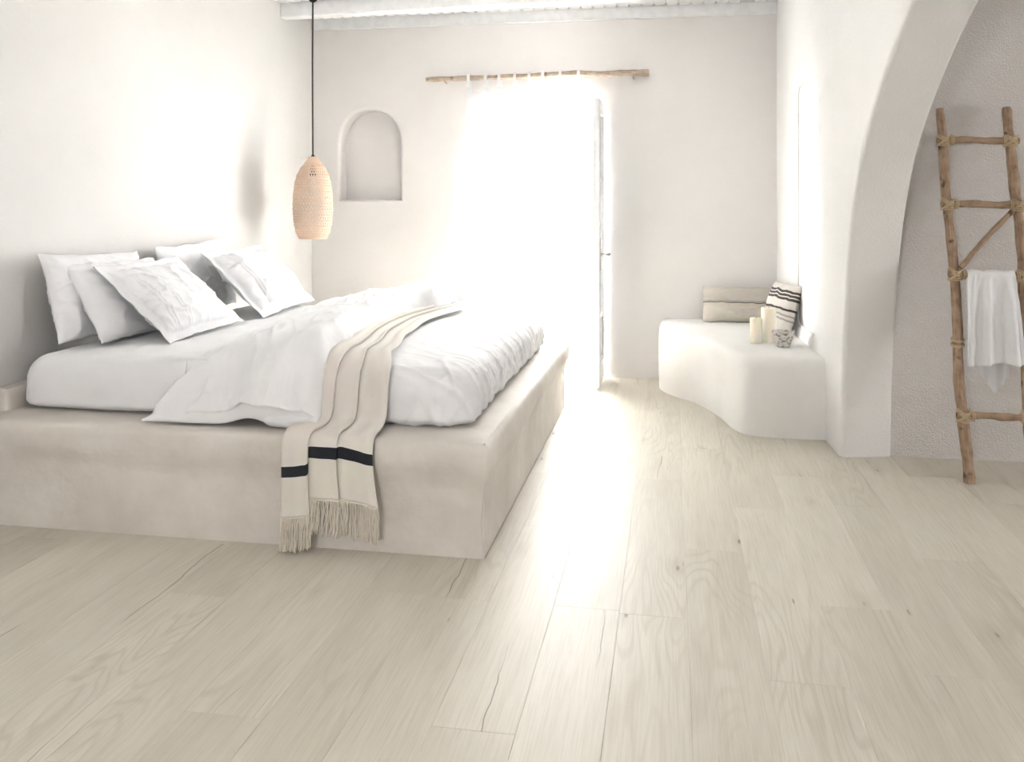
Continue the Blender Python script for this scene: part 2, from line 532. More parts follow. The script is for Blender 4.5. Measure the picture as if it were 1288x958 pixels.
# --- right wall: shallow niche over the bench, great arch into the alcove
TH = 0.25
arcL = [(4.62, 0.0), (4.603, 0.30), (4.565, 0.58), (4.524, 0.776), (4.46, 1.03), (4.373, 1.243), (4.255, 1.44), (4.10, 1.604), (3.806, 1.83), (3.506, 2.006), (3.1, 2.16), (2.6, 2.24)]
arc_far = [tuple(p) for p in spline([(y, z, 0) for y, z in arcL], 44)]
arc_far = [(p[0], p[1]) for p in arc_far]
arc_all = arc_far + [(5.2-y, z) for y, z in reversed(arc_far[:-1])]
def rw(u, v, d):
    k = d/TH
    e = 0.055*k if u > 2.6 and v < 2.5 and d > 0 else 0.0
    if u > 4.7: e = 0
    return (xr(u)+d, u+e*(1 if u > 3 else (u-2.6)/0.4), v)
def arch_wall():
    bm = bmesh.new()
    r = 0.03
    n = len(arc_all)
    # outward (into the wall body) normals of the arch curve
    nor = []
    for i in range(n):
        a, c = Vector(arc_all[max(i-1, 0)]), Vector(arc_all[min(i+1, n-1)])
        t = (c-a).normalized()
        nor.append(Vector((-t.y, t.x))*-1 if False else Vector((t.y, -t.x)))
    # make sure they point away from the opening (towards +y at the start)
    if nor[0].x < 0: nor = [-q for q in nor]
    rings = []
    steps = 5
    for k in range(steps+1):
        a = k/steps*PI/2
        off, d = r*(1-math.sin(a)), r*(1-math.cos(a))
        rings.append(([(arc_all[i][0]+nor[i].x*off, max(0.0, arc_all[i][1]+nor[i].y*off)) for i in range(n)], d))
    for k in range(steps+1):
        a = (1-k/steps)*PI/2
        off, d = r*0.6*(1-math.sin(a)), TH-r*0.6*(1-math.cos(a))
        rings.append(([(arc_all[i][0]+nor[i].x*off, max(0.0, arc_all[i][1]+nor[i].y*off)) for i in range(n)], d))
    V = [[bm.verts.new(rw(p[0], p[1], d)) for p in pts] for pts, d in rings]
    for k in range(len(V)-1):
        for i in range(n-1):
            bm.faces.new((V[k][i], V[k][i+1], V[k+1][i+1], V[k+1][i]))
    def face_loop(vs_, d, holes=()):
        outer2 = [(-1.8, 0.0), (-1.8, 2.9), (6.7, 2.9), (6.7, 0.0)]
        ov = [bm.verts.new((xr(y)+d, y, z)) for y, z in outer2]
        loop = vs_ + ov     # vs_ runs 4.62 -> 0.58, then -1.8 ... 6.7
        E = []
        for i in range(len(loop)):
            q, w = loop[i], loop[(i+1) % len(loop)]
            e = bm.edges.get((q, w)) or bm.edges.new((q, w))
            E.append(e)
        for h in holes:
            for i in range(len(h)):
                E.append(bm.edges.get((h[i], h[(i+1) % len(h)])) or bm.edges.new((h[i], h[(i+1) % len(h)])))
        bmesh.ops.triangle_fill(bm, use_beauty=True, use_dissolve=False, edges=E)
    # niche above the bench in the near face
    def rrect(y0, y1, z0, z1, rad):
        pts = []
        for cy, cz, a0 in ((y1-rad, z0+rad, -90), (y1-rad, z1-rad, 0), (y0+rad, z1-rad, 90), (y0+rad, z0+rad, 180)):
            for k in range(6):
                a = R(a0+90*k/5)
                pts.append((cy+rad*math.cos(a), cz+rad*math.sin(a)))
        return pts
    y0, y1, z0, z1 = 5.26, 5.80, 0.505, 1.98
    hr = []
    for off, d in ((0.09, 0.0), (0.05, 0.003), (0.02, 0.009), (0.0, 0.017), (0.0, 0.024)):
        hr.append([bm.verts.new((xr(p[0])+d, p[0], p[1])) for p in rrect(y0-off, y1+off, z0-off*0.7, z1+off, 0.06+off)])
    for a, c in zip(hr, hr[1:]):
        for i in range(len(a)):
            bm.faces.new((a[i], a[(i+1) % len(a)], c[(i+1) % len(a)], c[i]))
    bm.faces.new(hr[-1])
    face_loop(V[0], 0.0, [hr[0]])
    face_loop(V[-1], TH)
    bmesh.ops.recalc_face_normals(bm, faces=bm.faces)
    for f in bm.faces: f.smooth = True
    me = bpy.data.meshes.new('wall_right')
    bm.to_mesh(me); bm.free()
    me.set_sharp_from_angle(angle=R(32))
    return me
struct(link('wall_right', arch_wall(), M['whitewash']), 'white stucco wall with a great rounded arch into the alcove')
struct(obj('wall_alcove', box(1.03, 5.2, YA, YA+0.2, -0.05, 2.9), M['wall_rough']), 'rough white stucco wall behind the ladder')
def side_wall():
    y0, y1, z0, z1 = FILL_S
    a, c = 5.0, 5.2
    return join(box(a, c, -1.8, y0, -0.05, 2.9), box(a, c, y1, YA+0.2, -0.05, 2.9), box(a, c, y0, y1, -0.05, z0), box(a, c, y0, y1, z1, 2.9))
struct(obj('wall_alcove_side', side_wall(), M['wall_rough']))
# wall behind the viewer with an opening added for fill light
def front_wall():
    x0, x1 = -3.0, 5.2
    w = FILL_F
    return join(box(x0, w[0], -1.75, -1.5, -0.05, 2.9), box(w[1], x1, -1.75, -1.5, -0.05, 2.9),
                box(w[0], w[1], -1.75, -1.5, -0.05, w[2]), box(w[0], w[1], -1.75, -1.5, w[3], 2.9))
struct(obj('wall_front', front_wall(), M['wall']))

# --- ceiling: painted boards under a backing coloured dark as gap shade, beam and cornice
ceil = struct(obj('ceiling', box(XL-0.3, 5.2, -1.8, 6.95, 2.70, 2.95), M['gap_backing']), 'white painted board ceiling')
def beam_y(x): return 5.905 + (x-XL)*-0.066
BW = 0.0865
def board_geo(y0a, y0b, y1, w, notch):
    """a board from y0 (near) to y1 (far), corners nipped at the end named by notch"""
    n, d = 0.0075, (0.06 if notch == 'far' else 0.03)
    t = 0.016
    pts = [(0, y0a), (w, y0b), (w, y1-d), (w-n, y1-d), (w-n, y1), (n, y1), (n, y1-d), (0, y1-d)]
    V = [(x, y, 0) for x, y in pts] + [(x, y, t) for x, y in pts]
    k = len(pts)
    F = [tuple(range(k)), tuple(range(2*k-1, k-1, -1))] + [(i, (i+1) % k, k+(i+1) % k, k+i) for i in range(k)]
    return V, F
nb = int(3.75/BW)
for i in range(nb):
    x = XL + i*BW + 0.001
    yb = beam_y(x)
    V, F = board_geo(yb+0.09, yb+0.09, YB-0.022, BW-0.002, 'far')
    o = obj('board', ([(a, c, d) for a, c, d in V], F), M['white_paint'], ceil); o.location = (x, 0, ZC)
    V, F = board_geo(-1.7, -1.7, yb-0.012, BW-0.002, 'near')
    o = obj('board', (V, F), M['white_paint'], ceil); o.location = (x, 0, ZC)
struct(obj('alcove_ceiling', box(1.0, 5.2, -1.8, 4.9, 2.60, 2.699), M['wall']))
# cornice on the back wall
c_ = obj('trim_1', join(box(XL, 0.725, YB-0.022, YB, 2.592, ZC+0.01), box(XL, 0.725, YB-0.030, YB, 2.584, 2.595)), M['white_paint'])
struct(bevel(c_, 0.003), 'white painted cornice strip along the back wall')
# beam across the ceiling, a little askew
def beam():
    V, F = [], []
    xs = [XL+(0.97-XL)*i/12 for i in range(13)]
    prof = [(0, ZC+0.02), (0, 2.578), (0.008, 2.570), (0.092, 2.570), (0.10, 2.578), (0.10, ZC+0.02)]
    for x in xs:
        for dy, z in prof:
            V.append((x, beam_y(x)+dy, z))
    k = len(prof)
    for i in range(len(xs)-1):
        for j in range(k):
            a, c = i*k+j, i*k+(j+1) % k
            F.append((a, c, c+k, a+k))
    F += [tuple(range(k)), tuple(range(len(V)-k, len(V)))]
    return V, F
struct(obj('trim_2', beam(), M['white_paint']), 'white painted beam crossing the ceiling')

# --- floor: planks one by one on a dark underlay
floor = struct(obj('floor', box(XL-0.3, 5.2, -1.8, 6.88, -0.2, -0.012), M['gap_backing']), 'floor of pale greige oak planks')
rng = random.Random(11)
PW, PL = 0.205, 1.36
def plank_mesh(l, w=PW):
    bv = 0.0008
    g = 0.0002
    x0, x1, y0, y1 = g, w-g, g, l-g
    V = [(x0, y0, -0.012), (x1, y0, -0.012), (x1, y1, -0.012), (x0, y1, -0.012),
         (x0, y0, -bv*0.7), (x1, y0, -bv*0.7), (x1, y1, -bv*0.7), (x0, y1, -bv*0.7),
         (x0+bv, y0+bv, 0), (x1-bv, y0+bv, 0), (x1-bv, y1-bv, 0), (x0+bv, y1-bv, 0)]
    F = [(0, 3, 2, 1)]
    for a in (0, 4):
        for i in range(4):
            j = (i+1) % 4
            F.append((a+i, a+j, a+4+j, a+4+i))
    F.append((8, 9, 10, 11))
    m_ = mesh('plank', V, F); m_.materials.append(M['oak'])
    return m_
pm_full = plank_mesh(PL)
x = 0.047 - PW*14
row = 0
while x < 3.2:
    yend = 6.87 if x < 0.9 else YA+0.02
    y = -1.6 - rng.random()*PL + (0.0 if row % 2 else 0.4)
    while y < yend:
        if y+PL > -0.1:
            if y+PL > yend:
                if yend-y > 0.003:
                    o = link('plank', plank_mesh(yend-y), None, floor); o.location = (x, y, 0)
            else:
                o = link('plank', pm_full, None, floor); o.location = (x, y, 0)
        y += PL
    x += PW; row += 1
# plain run of the same boards behind the viewer
obj('boards_behind_viewer', join(box(XL, 5.0, -1.6, -0.05, -0.011, -0.004), box(3.1, 5.0, -0.05, YA, -0.011, -0.004)), M['oak'], floor)
struct(obj('terrace', box(-8, 8, 6.87, 16, -0.25, -0.004), M['terrace']), 'pale terrace beyond the doorway')

# ------------------------------------------------------------------ double door with glazing
def glass_mat():
    m, nt, b = newmat('door_glass')
    L = nt.links.new
    tr = N(nt, 'ShaderNodeBsdfTransparent'); tr.inputs[0].default_value = (0.95, 0.97, 0.97, 1)
    gl = N(nt, 'ShaderNodeBsdfGlossy'); gl.inputs['Roughness'].default_value = 0.02
    fr = N(nt, 'ShaderNodeFresnel'); fr.inputs[0].default_value = 1.45
    mi = N(nt, 'ShaderNodeMixShader')
    L(fr.outputs[0], mi.inputs[0]); L(tr.outputs[0], mi.inputs[1]); L(gl.outputs[0], mi.inputs[2])
    L(mi.outputs[0], nt.nodes['Material Output'].inputs['Surface'])
    return m
M['glass'] = glass_mat()
def leaf(name, label, loc, rz, handle_side):
    """leaf in its own x (width) z plane, hinge at x=0, thickness in y"""
    w, h, t, s = 0.455, 1.955, 0.046, 0.052
    root = struct(empty(name, loc), label)
    root.rotation_euler = (0, 0, rz)
    zs = [0.0, 0.16, 0.45, 0.93, 1.41, h]
    fr = [box(0, s, -t/2, t/2, 0, h), box(w-s, w, -t/2, t/2, 0, h),
          box(s, w-s, -t/2, t/2, 0, 0.16), box(s, w-s, -t/2, t/2, h-0.09, h)]
    bevel(obj('frame', join(*fr), M['white_paint'], root), 0.004)
    for z in zs[2:5]:
        bevel(obj('glazing_bar', box(s, w-s, -t/2+0.004, t/2-0.004, z-0.012, z+0.012), M['white_paint'], root), 0.003)
    bevel(obj('panel', box(s, w-s, -0.012, 0.012, 0.16, 0.44), M['white_paint'], root), 0.003)
    for a, c in ((0.462, 0.918), (0.942, 1.398), (1.422, h-0.09)):
        obj('pane', box(s, w-s, -0.003, 0.003, a, c), M['glass'], root)
    if handle_side:
        hg = []
        for sd in (-1, 1):
            y = sd*t/2
            hg.append(box(w-0.052, w-0.022, min(y, y+sd*0.006), max(y, y+sd*0.006), 0.79, 1.01))
            hg.append(tube([(w-0.037, y, 0.898), (w-0.037, y+sd*0.05, 0.898), (w-0.045, y+sd*0.056, 0.898), (w-0.15, y+sd*0.056, 0.895)], 0.009, 8))
        h_ = obj('handle', join(*hg), M['steel'], root, smooth=True)
        h_['label'] = 'steel lever handle'
    return root
leaf('door_1', 'white glazed door leaf swung open into the room', (-0.502, YB-0.012, 0.012), R(-90), True)
leaf('door_2', 'white glazed door leaf shut behind the curtain', (DOOR_X0+0.006, YB+0.06, 0.012), 0, False)

#@@OBJECTS
# ------------------------------------------------------------------ wooden poles carry UVs along their length
def pole(name, path, rad, mat, parent=None, n=14, wob=0.12, seed=0):
    V, F = tube(path, rad, n, True, wob, seed)
    uv, ln = [], 0.0
    for i in range(len(path)):
        if i: ln += (Vector(path[i])-Vector(path[i-1])).length
        for k in range(n):
            uv.append((abs(k/n-0.5)*2*9+seed*5.3, ln*11+seed*3.1))
    return obj(name, (V, F), mat, parent, smooth=True, sharp=50, uvs=uv)

# ------------------------------------------------------------------ bed platform
def loft_rect(x0, x1, y0, y1, rc, prof, amp, seed, step=0.045, open_left=True):
    """rounded rectangle swept up a profile of (inset, z)"""
    base = []
    for cx, cy, a0 in ((x1-rc, y0+rc, -90), (x1-rc, y1-rc, 0)):
        for k in range(7):
            a = R(a0+90*k/6)
            base.append((cx+rc*math.cos(a), cy+rc*math.sin(a), math.cos(a), math.sin(a)))
    pts = []
    n1 = int((x1-x0)/step)
    for i in range(n1): pts.append((x0+(x1-rc-x0)*i/n1, y0, 0, -1))
    pts += base[:7]
    n2 = int((y1-y0)/step)
    for i in range(1, n2): pts.append((x1, y0+rc+(y1-y0-2*rc)*i/n2, 1, 0))
    pts += base[7:]
    for i in range(1, n1+1): pts.append((x1-rc+(x0-x1+rc)*i/n1, y1, 0, 1))
    V, F = [], []
    k = len(pts)
    for ins, z in prof:
        for x, y, nx, ny in pts:
            d = amp*fbm(x*2.2+seed, y*2.2, z*3.0, 3)
            q = min(1, max(0, (z-0.01)/0.05))
            V.append((x-nx*(ins-d*q), y-ny*(ins-d*q), z+0.25*d*q))
    for j in range(len(prof)-1):
        for i in range(k):
            i2 = (i+1) % k
            F.append((j*k+i, j*k+i2, (j+1)*k+i2, (j+1)*k+i))
    F.append(tuple(range((len(prof)-1)*k, len(prof)*k)))
    F.append(tuple(range(k-1, -1, -1)))
    return V, F
BX1, BY0, BY1, BZ = -0.622, 3.040, 5.47, 0.41
prof = [(0.030, 0.0), (0.030, 0.06), (0.031, 0.14), (0.031, 0.20), (0.030, 0.235), (0.026, 0.258), (0.019, 0.278), (0.010, 0.298), (0.003, 0.318),
        (0.0, 0.34), (0.0, 0.37), (0.002, 0.387), (0.007, 0.399), (0.016, 0.407), (0.032, 0.411), (0.10, 0.411)]
plat = obj('bed_platform', loft_rect(XL+0.001, BX1, BY0, BY1, 0.028, prof, 0.014, 3.0), M['bed_plaster'], smooth=True, sharp=60)
tag(plat, 'built-in sand plaster bed platform with a rounded overhanging ledge', 'bed platform')
hl = obj('head_ledge', loft_rect(XL+0.001, XL+0.072, BY0+0.15, BY1-0.02, 0.02, [(0, 0.405), (0, 0.47), (0.004, 0.488), (0.012, 0.497), (0.022, 0.499)], 0.006, 9.0), M['bed_plaster'], plat, smooth=True, sharp=60)

# ------------------------------------------------------------------ mattress in its sheet
def rounded_box(x0, x1, y0, y1, z0, z1, r, nx, ny, nz, disp):
    """grid on a box, corners rounded by r, moved by disp(p, n)"""
    key, V, F = {}, [], []
    def vid(i, j, k):
        q = (i, j, k)
        if q in key: return key[q]
        def co(a, b, t, n_):  # denser towards the edges
            s = t/n_
            s = 0.5-0.5*math.cos(PI*s) if n_ > 3 else s
            s = 0.55*s+0.45*t/n_
            return a+(b-a)*s
        p = Vector((co(x0, x1, i, nx), co(y0, y1, j, ny), co(z0, z1, k, nz)))
        c = Vector((min(max(p.x, x0+r), x1-r), min(max(p.y, y0+r), y1-r), min(max(p.z, z0+r*0.35), z1-r)))
        d = p-c
        nrm = d.normalized() if d.length > 1e-6 else Vector((0, 0, 1))
        rz = r if p.z > (z0+z1)/2 else r
        if d.length > 1e-6:
            d = Vector((d.x, d.y, d.z))
            m_ = max(abs(d.x)/r, abs(d.y)/r, abs(d.z)/(r if d.z > 0 else r*0.35))
            q2 = Vector((d.x/r, d.y/r, d.z/(r if d.z > 0 else r*0.35)))
            q2 = q2.normalized()*m_
            p = c+Vector((q2.x*r, q2.y*r, q2.z*(r if d.z > 0 else r*0.35)))
        p = p + nrm*disp(p, nrm)
        key[q] = len(V); V.append(p)
        return key[q]
    def quad(a, b, c, d): F.append((vid(*a), vid(*b), vid(*c), vid(*d)))
    for i in range(nx):
        for j in range(ny):
            quad((i, j, nz), (i+1, j, nz), (i+1, j+1, nz), (i, j+1, nz))
            quad((i, j, 0), (i, j+1, 0), (i+1, j+1, 0), (i+1, j, 0))
    for i in range(nx):
        for k in range(nz):
            quad((i, 0, k), (i+1, 0, k), (i+1, 0, k+1), (i, 0, k+1))
            quad((i, ny, k), (i, ny, k+1), (i+1, ny, k+1), (i+1, ny, k))
    for j in range(ny):
        for k in range(nz):
            quad((0, j, k), (0, j, k+1), (0, j+1, k+1), (0, j+1, k))
            quad((nx, j, k), (nx, j+1, k), (nx, j+1, k+1), (nx, j, k+1))
    return V, F
MX0, MX1, MY0, MY1, MZ0, MZ1 = -2.640, -0.742, 3.225, 5.20, 0.413, 0.632
def sheet_disp(p, n):
    d = 0.006*fbm(p.x*2.5, p.y*2.5, p.z*2, 2)
    foot = sm(-1.35, -0.85, p.x)
    side = 1-max(0, n.z)
    # gathers running down from the top edge of the foot end
    a = p.x*1.0+p.y*0.9
    g = ridge(a*9+p.z*7, (p.x-p.y)*3.0, p.z*3)
    d += 0.015*g*foot*(0.35+0.65*side)
    d += 0.007*ridge(p.x*15-p.z*10, p.y*15+p.z*4, p.z*2)*side*(0.2+0.8*foot)
    d += 0.003*ridge(p.x*30-p.z*12, p.y*30, p.z*4)*sm(0.52, 0.44, p.z)*side
    d += 0.0025*ridge(p.x*6+11, p.y*3, p.z*5)
    d -= 0.010*foot*max(0, n.z)
    return d
mat_ = obj('mattress', rounded_box(MX0, MX1, MY0, MY1, MZ0, MZ1, 0.10, 190, 190, 26, sheet_disp), M['sheet'], smooth=True, sharp=0)
tag(mat_, 'thick mattress in a white fitted sheet on the plaster platform', 'mattress')

# ------------------------------------------------------------------ duvet folded across the bed
path = spline([(0, 5.43, 0.50), (0, 5.37, 0.60), (0, 5.22, 0.668), (0, 4.95, 0.672), (0, 4.4, 0.652), (0, 3.9, 0.645), (0, 3.55, 0.645), (0, 3.36, 0.644),
               (0, 3.255, 0.62), (0, 3.195, 0.565), (0, 3.165, 0.50), (0, 3.135, 0.445), (0, 3.105, 0.425)], 150)
seg = [0.0]
for a, b in zip(path, path[1:]): seg.append(seg[-1]+(b-a).length)
def on_path(v, pth=path, sg=seg):
    s = v*sg[-1]
    for i in range(len(sg)-1):
        if s <= sg[i+1] or i == len(sg)-2:
            t = (s-sg[i])/(sg[i+1]-sg[i])
            p = pth[i].lerp(pth[i+1], t)
            a, b = pth[max(i-3, 0)], pth[min(i+4, len(pth)-1)]
            tg = (b-a).normalized()
            return p, Vector((0, -tg.z, tg.y)) if tg.y < 0 else Vector((0, -tg.z, tg.y))
def duvet_pt(u, v, top):
    p, n = on_path(v)
    if n.z < 0: n = -n
    y = p.y
    drape = sm(3.32, 3.12, y)
    far = sm(4.6, 5.35, y)
    xl = lerp_tab([(3.10, -1.995), (3.14, -1.96), (3.22, -1.86), (3.4, -1.865), (3.75, -1.93), (4.4, -1.97), (5.0, -2.03), (5.45, -2.0)], y)
    xr_ = lerp_tab([(3.10, -1.285), (3.2, -1.30), (3.5, -1.34), (4.0, -1.40), (4.6, -1.40), (5.1, -1.26), (5.45, -1.12)], y)
    xl += 0.018*fbm(y*5, 3.1, 0.2, 2)
    xr_ += 0.02*fbm(y*4, 8.1, 0.2, 2)
    x = xl+(xr_-xl)*u
    # thickness: thin hem on the left, fat rolled fold on the right
    th = 0.014+0.060*sm(0, 0.55, u)+0.03*sm(0.5, 0.85, u)+0.035*far*sm(0.3, 0.9, u)
    th *= (1-0.22*drape)
    e = 1.0
    if u > 0.90: e = math.sqrt(max(0.0, 1-((u-0.90)/0.10)**2))
    if u < 0.02: e = 0.35+0.65*(u/0.02)
    endf = math.sqrt(max(0.0, 1-((v-0.975)/0.025)**2)) if v > 0.975 else 1.0
    if v < 0.03: endf = math.sqrt(max(0.0, 1-((0.03-v)/0.03)**2))
    b = 0.0
    q_z = p.z
    if top:
        fold = 0.018*fbm(x*3.2, y*2.4, 0.5, 2)*min(1, th/0.05)
        cre = 0.015*ridge(x*4+y*1.3, y*2.6-x*2, 1.0)*(0.6+0.8*drape)+0.007*ridge(x*8+y*2, y*3+x*3+q_z*4, 4.0)+0.004*drape*ridge(x*21-y*6, y*13+x*8, 9.0)
        runs = 0.012*drape*math.sin(x*38+3*fbm(x*4, y*4, 0, 2))*sm(0.05, 0.3, u)
        b = (th+fold+cre*min(1, th/0.04)+runs)*e*endf
        b = max(b, 0.003)
    lift = 0.028*math.exp(-((u-0.62)/0.11)**2)*sm(3.17, 3.105, y)    # hem lifts over a gap
    q = Vector((x, y, p.z+lift)) + n*(b+(0.0 if top else -0.004))
    q.z = max(q.z, 0.416 if not top else 0.4165)
    if not top and y > 3.21: q.z = max(q.z, 0.641)
    return q
nu, nv = 130, 320
Vt, Ft, _ = grid(nu, nv, lambda u, v: duvet_pt(u, v, True))
Vb, Fb, _ = grid(nu, nv, lambda u, v: duvet_pt(u, v, False))
off = len(Vt)
F = Ft+[tuple(reversed([i+off for i in f])) for f in Fb]
rim = [i for i in range(nu)]+[j*nu+nu-1 for j in range(1, nv)]+[(nv-1)*nu+i for i in range(nu-2, -1, -1)]+[j*nu for j in range(nv-2, 0, -1)]
for a, b in zip(rim, rim[1:]+rim[:1]): F.append((a, b, b+off, a+off))
duv = obj('duvet', (Vt+Vb, F), M['duvet'], smooth=True, sharp=0)
tag(duv, 'puffy white duvet folded across the middle of the bed', 'duvet')
# second layer of the fold peeping out under the front hem
def fold_pt(u, v):
    a = 2*PI*v
    x = -1.515+0.225*u
    e = math.sqrt(max(0.0, 1-abs(2*u-1)**3.0))
    yc, zc = 3.135-0.012*math.sin(u*3), 0.452+0.014*u
    r1, r2 = 0.042*e*(1+0.25*fbm(x*9, a, 1, 2)), 0.033*e*(1+0.2*fbm(x*14, a*0.7, 5, 2))
    return (x, yc+r1*math.cos(a), max(0.417, zc+r2*math.sin(a)-0.006))
V, F, _ = grid(40, 29, fold_pt)
obj('lower_fold', (V, F), M['duvet'], duv, smooth=True, sharp=0)

# ------------------------------------------------------------------ throw with black stripe and fringe
def throw_mat():
    m, nt, b = newmat('sand_wool_with_black_stripe')
    L = nt.links.new
    tc = N(nt, 'ShaderNodeTexCoord')
    sp = N(nt, 'ShaderNodeSeparateXYZ'); L(tc.outputs['UV'], sp.inputs[0])
    r = ramp(nt, [(0.0, (0.80, 0.755, 0.685)), (0.5, (0.8, 0.78, 0.74)), (0.51, (0.03, 0.032, 0.038)), (0.52, (0.8, 0.78, 0.74)), (0.53, (0.80, 0.755, 0.685))])
    el = r.color_ramp.elements
    r.color_ramp.interpolation = 'CONSTANT'
    # v is metres above the fringe seam; stripe from .145 to .185
    for e, p in zip(el, (0.0, 0.141, 0.146, 0.186, 0.191)): e.position = p
    L(sp.outputs['Y'], r.inputs['Fac'])
    n1 = N(nt, 'ShaderNodeTexNoise'); n1.inputs['Scale'].default_value = 7; n1.inputs['Detail'].default_value = 5
    L(tc.outputs['Object'], n1.inputs['Vector'])
    mi = N(nt, 'ShaderNodeMix', data_type='RGBA', blend_type='MULTIPLY'); mi.inputs['Factor'].default_value = 0.10
    L(r.outputs['Color'], mi.inputs['A']); L(n1.outputs['Color'], mi.inputs['B'])
    L(mi.outputs['Result'], b.inputs['Base Color'])
    wv = N(nt, 'ShaderNodeTexNoise'); wv.inputs['Scale'].default_value = 420
    L(tc.outputs['Object'], wv.inputs['Vector'])
    bp = N(nt, 'ShaderNodeBump'); bp.inputs['Strength'].default_value = 0.35; bp.inputs['Distance'].default_value = 0.003
    L(wv.outputs['Fac'], bp.inputs['Height']); L(bp.outputs['Normal'], b.inputs['Normal'])
    b.inputs['Roughness'].default_value = 0.95
    b.inputs['Sheen Weight'].default_value = 0.15
    b.inputs['Specular IOR Level'].default_value = 0.1
    return m
M['throw'] = throw_mat()
tpath = spline([(0, 5.10, 0.655), (0, 4.6, 0.652), (0, 4.1, 0.650), (0, 3.6, 0.650), (0, 3.40, 0.649), (0, 3.29, 0.636), (0, 3.228, 0.60), (0, 3.205, 0.54), (0, 3.190, 0.48), (0, 3.165, 0.440), (0, 3.115, 0.424),
                (0, 3.06, 0.421), (0, 3.028, 0.410), (0, 3.016, 0.38), (0, 3.014, 0.33), (0, 3.016, 0.28), (0, 3.018, 0.235), (0, 3.019, 0.195), (0, 3.019, 0.130)], 220)
tseg = [0.0]
for a, b in zip(tpath, tpath[1:]): tseg.append(tseg[-1]+(b-a).length)
TL = tseg[-1]
# cross-section: (position 0..1 over the width, lift off the bed, extra drop)
tsec = [(-0.035, 0.002, 0.026), (0.0, 0.002, 0.026), (0.05, 0.003, 0.028), (0.060, 0.007, 0.045), (0.03, 0.009, 0.066), (-0.002, 0.011, 0.072), (-0.008, 0.018, 0.072), (0.01, 0.023, 0.071), (0.09, 0.022, 0.069), (0.20, 0.021, 0.064), (0.268, 0.020, 0.060), (0.275, 0.013, 0.045), (0.255, 0.005, 0.02),
        (0.27, 0.004, 0.004), (0.33, 0.009, 0.0), (0.47, 0.011, 0.0), (0.585, 0.017, 0.0), (0.60, 0.014, 0.0), (0.575, 0.005, 0.0),
        (0.59, 0.004, 0.0), (0.66, 0.011, -0.004), (0.80, 0.012, 0.004), (0.92, 0.013, 0.012), (1.0, 0.006, 0.017)]
tsec_s = spline(tsec, 130)
def throw_pt(u, v):
    c = tsec_s[min(len(tsec_s)-1, int(round(u*(len(tsec_s)-1))))]
    # length runs from the far end to the fringe seam; the left strip hangs lower
    end = 1.0-(0.066-c.z)/TL
    s = v*end*TL
    i = 0
    while i < len(tseg)-2 and tseg[i+1] < s: i += 1
    t = (s-tseg[i])/(tseg[i+1]-tseg[i])
    p = tpath[i].lerp(tpath[i+1], t)
    a, b = tpath[max(i-2, 0)], tpath[min(i+3, len(tpath)-1)]
    tg = (b-a).normalized()
    n = Vector((0, tg.z, -tg.y))
    y = p.y
    if p.z < 0.40:
        f = (0.40-p.z)/0.2
        x0, x1 = -1.372-0.004*f, -1.040+0.016*f*f
    else:
        x0 = lerp_tab([(3.03, -1.372), (3.2, -1.335), (3.5, -1.36), (4.2, -1.44), (5.1, -1.36)], y)
        x1 = lerp_tab([(3.03, -1.040), (3.2, -1.045), (3.5, -1.12), (4.0, -1.20), (4.4, -1.235), (5.1, -1.15)], y)
    x = x0+(x1-x0)*c.x
    w = 0.004*fbm(x*8, y*3+p.z*3, 2.0, 2)+0.004*math.sin(c.x*23+y*1.5)
    if p.z < 0.40: w *= 0.7
    q = Vector((x, y, p.z))+n*(c.y*(1.25 if p.z > 0.6 else 1.0)+w*(1.0 if c.x > 0.08 else 0.0)*min(1, c.y/0.01))
    return q
nu, nv = 130, 190
V, F, UV = grid(nu, nv, throw_pt)
uvs = []
for k, (u, v) in enumerate(UV):
    c = tsec_s[min(len(tsec_s)-1, int(round(u*(len(tsec_s)-1))))]
    uvs.append((u, (1-v)*(TL-0.066+c.z)))
throw = obj('throw_blanket', (V, F), M['throw'], smooth=True, sharp=0, uvs=uvs)
sd = throw.modifiers.new('thickness', 'SOLIDIFY'); sd.thickness = 0.0035; sd.offset = 0
tag(throw, 'sand wool throw with a black stripe hanging over the platform edge', 'throw')
# fringe strands
rng = random.Random(5)
G = []
for k in range(240):
    u = (k+0.5)/240
    p = throw_pt(u, 1.0)
    c = tsec_s[min(len(tsec_s)-1, int(round(u*(len(tsec_s)-1))))]
    ln = rng.uniform(0.112, 0.135) if c.z < 0.03 else rng.uniform(0.115, 0.125)
    ln = min(ln, p.z-0.006)
    ph, aw = rng.random()*6, rng.uniform(0.0015, 0.0042)
    dx = rng.uniform(-0.008, 0.008); dy = rng.uniform(-0.012, 0.001)
    pts = []
    for i in range(9):
        t = i/8
        pts.append((p.x+dx*t+aw*math.sin(ph+t*11), p.y-0.002+dy*t+aw*math.cos(ph*1.7+t*9), p.z+0.004-ln*t))
    G.append(tube(pts, [0.0021]*8+[0.0028], 5))
fr = obj('fringe', join(*G), M['fringe'], throw, smooth=True, sharp=0)
fr['kind'] = 'stuff'; fr['label'] = 'cream knotted yarn fringe'
# twisted cord edge where the fringe is tied
pts = [throw_pt(i/60, 1.0)+Vector((0, -0.003, 0)) for i in range(61)]
obj('fringe_seam', tube(pts, 0.0032, 6), M['fringe'], throw, smooth=True, sharp=0)

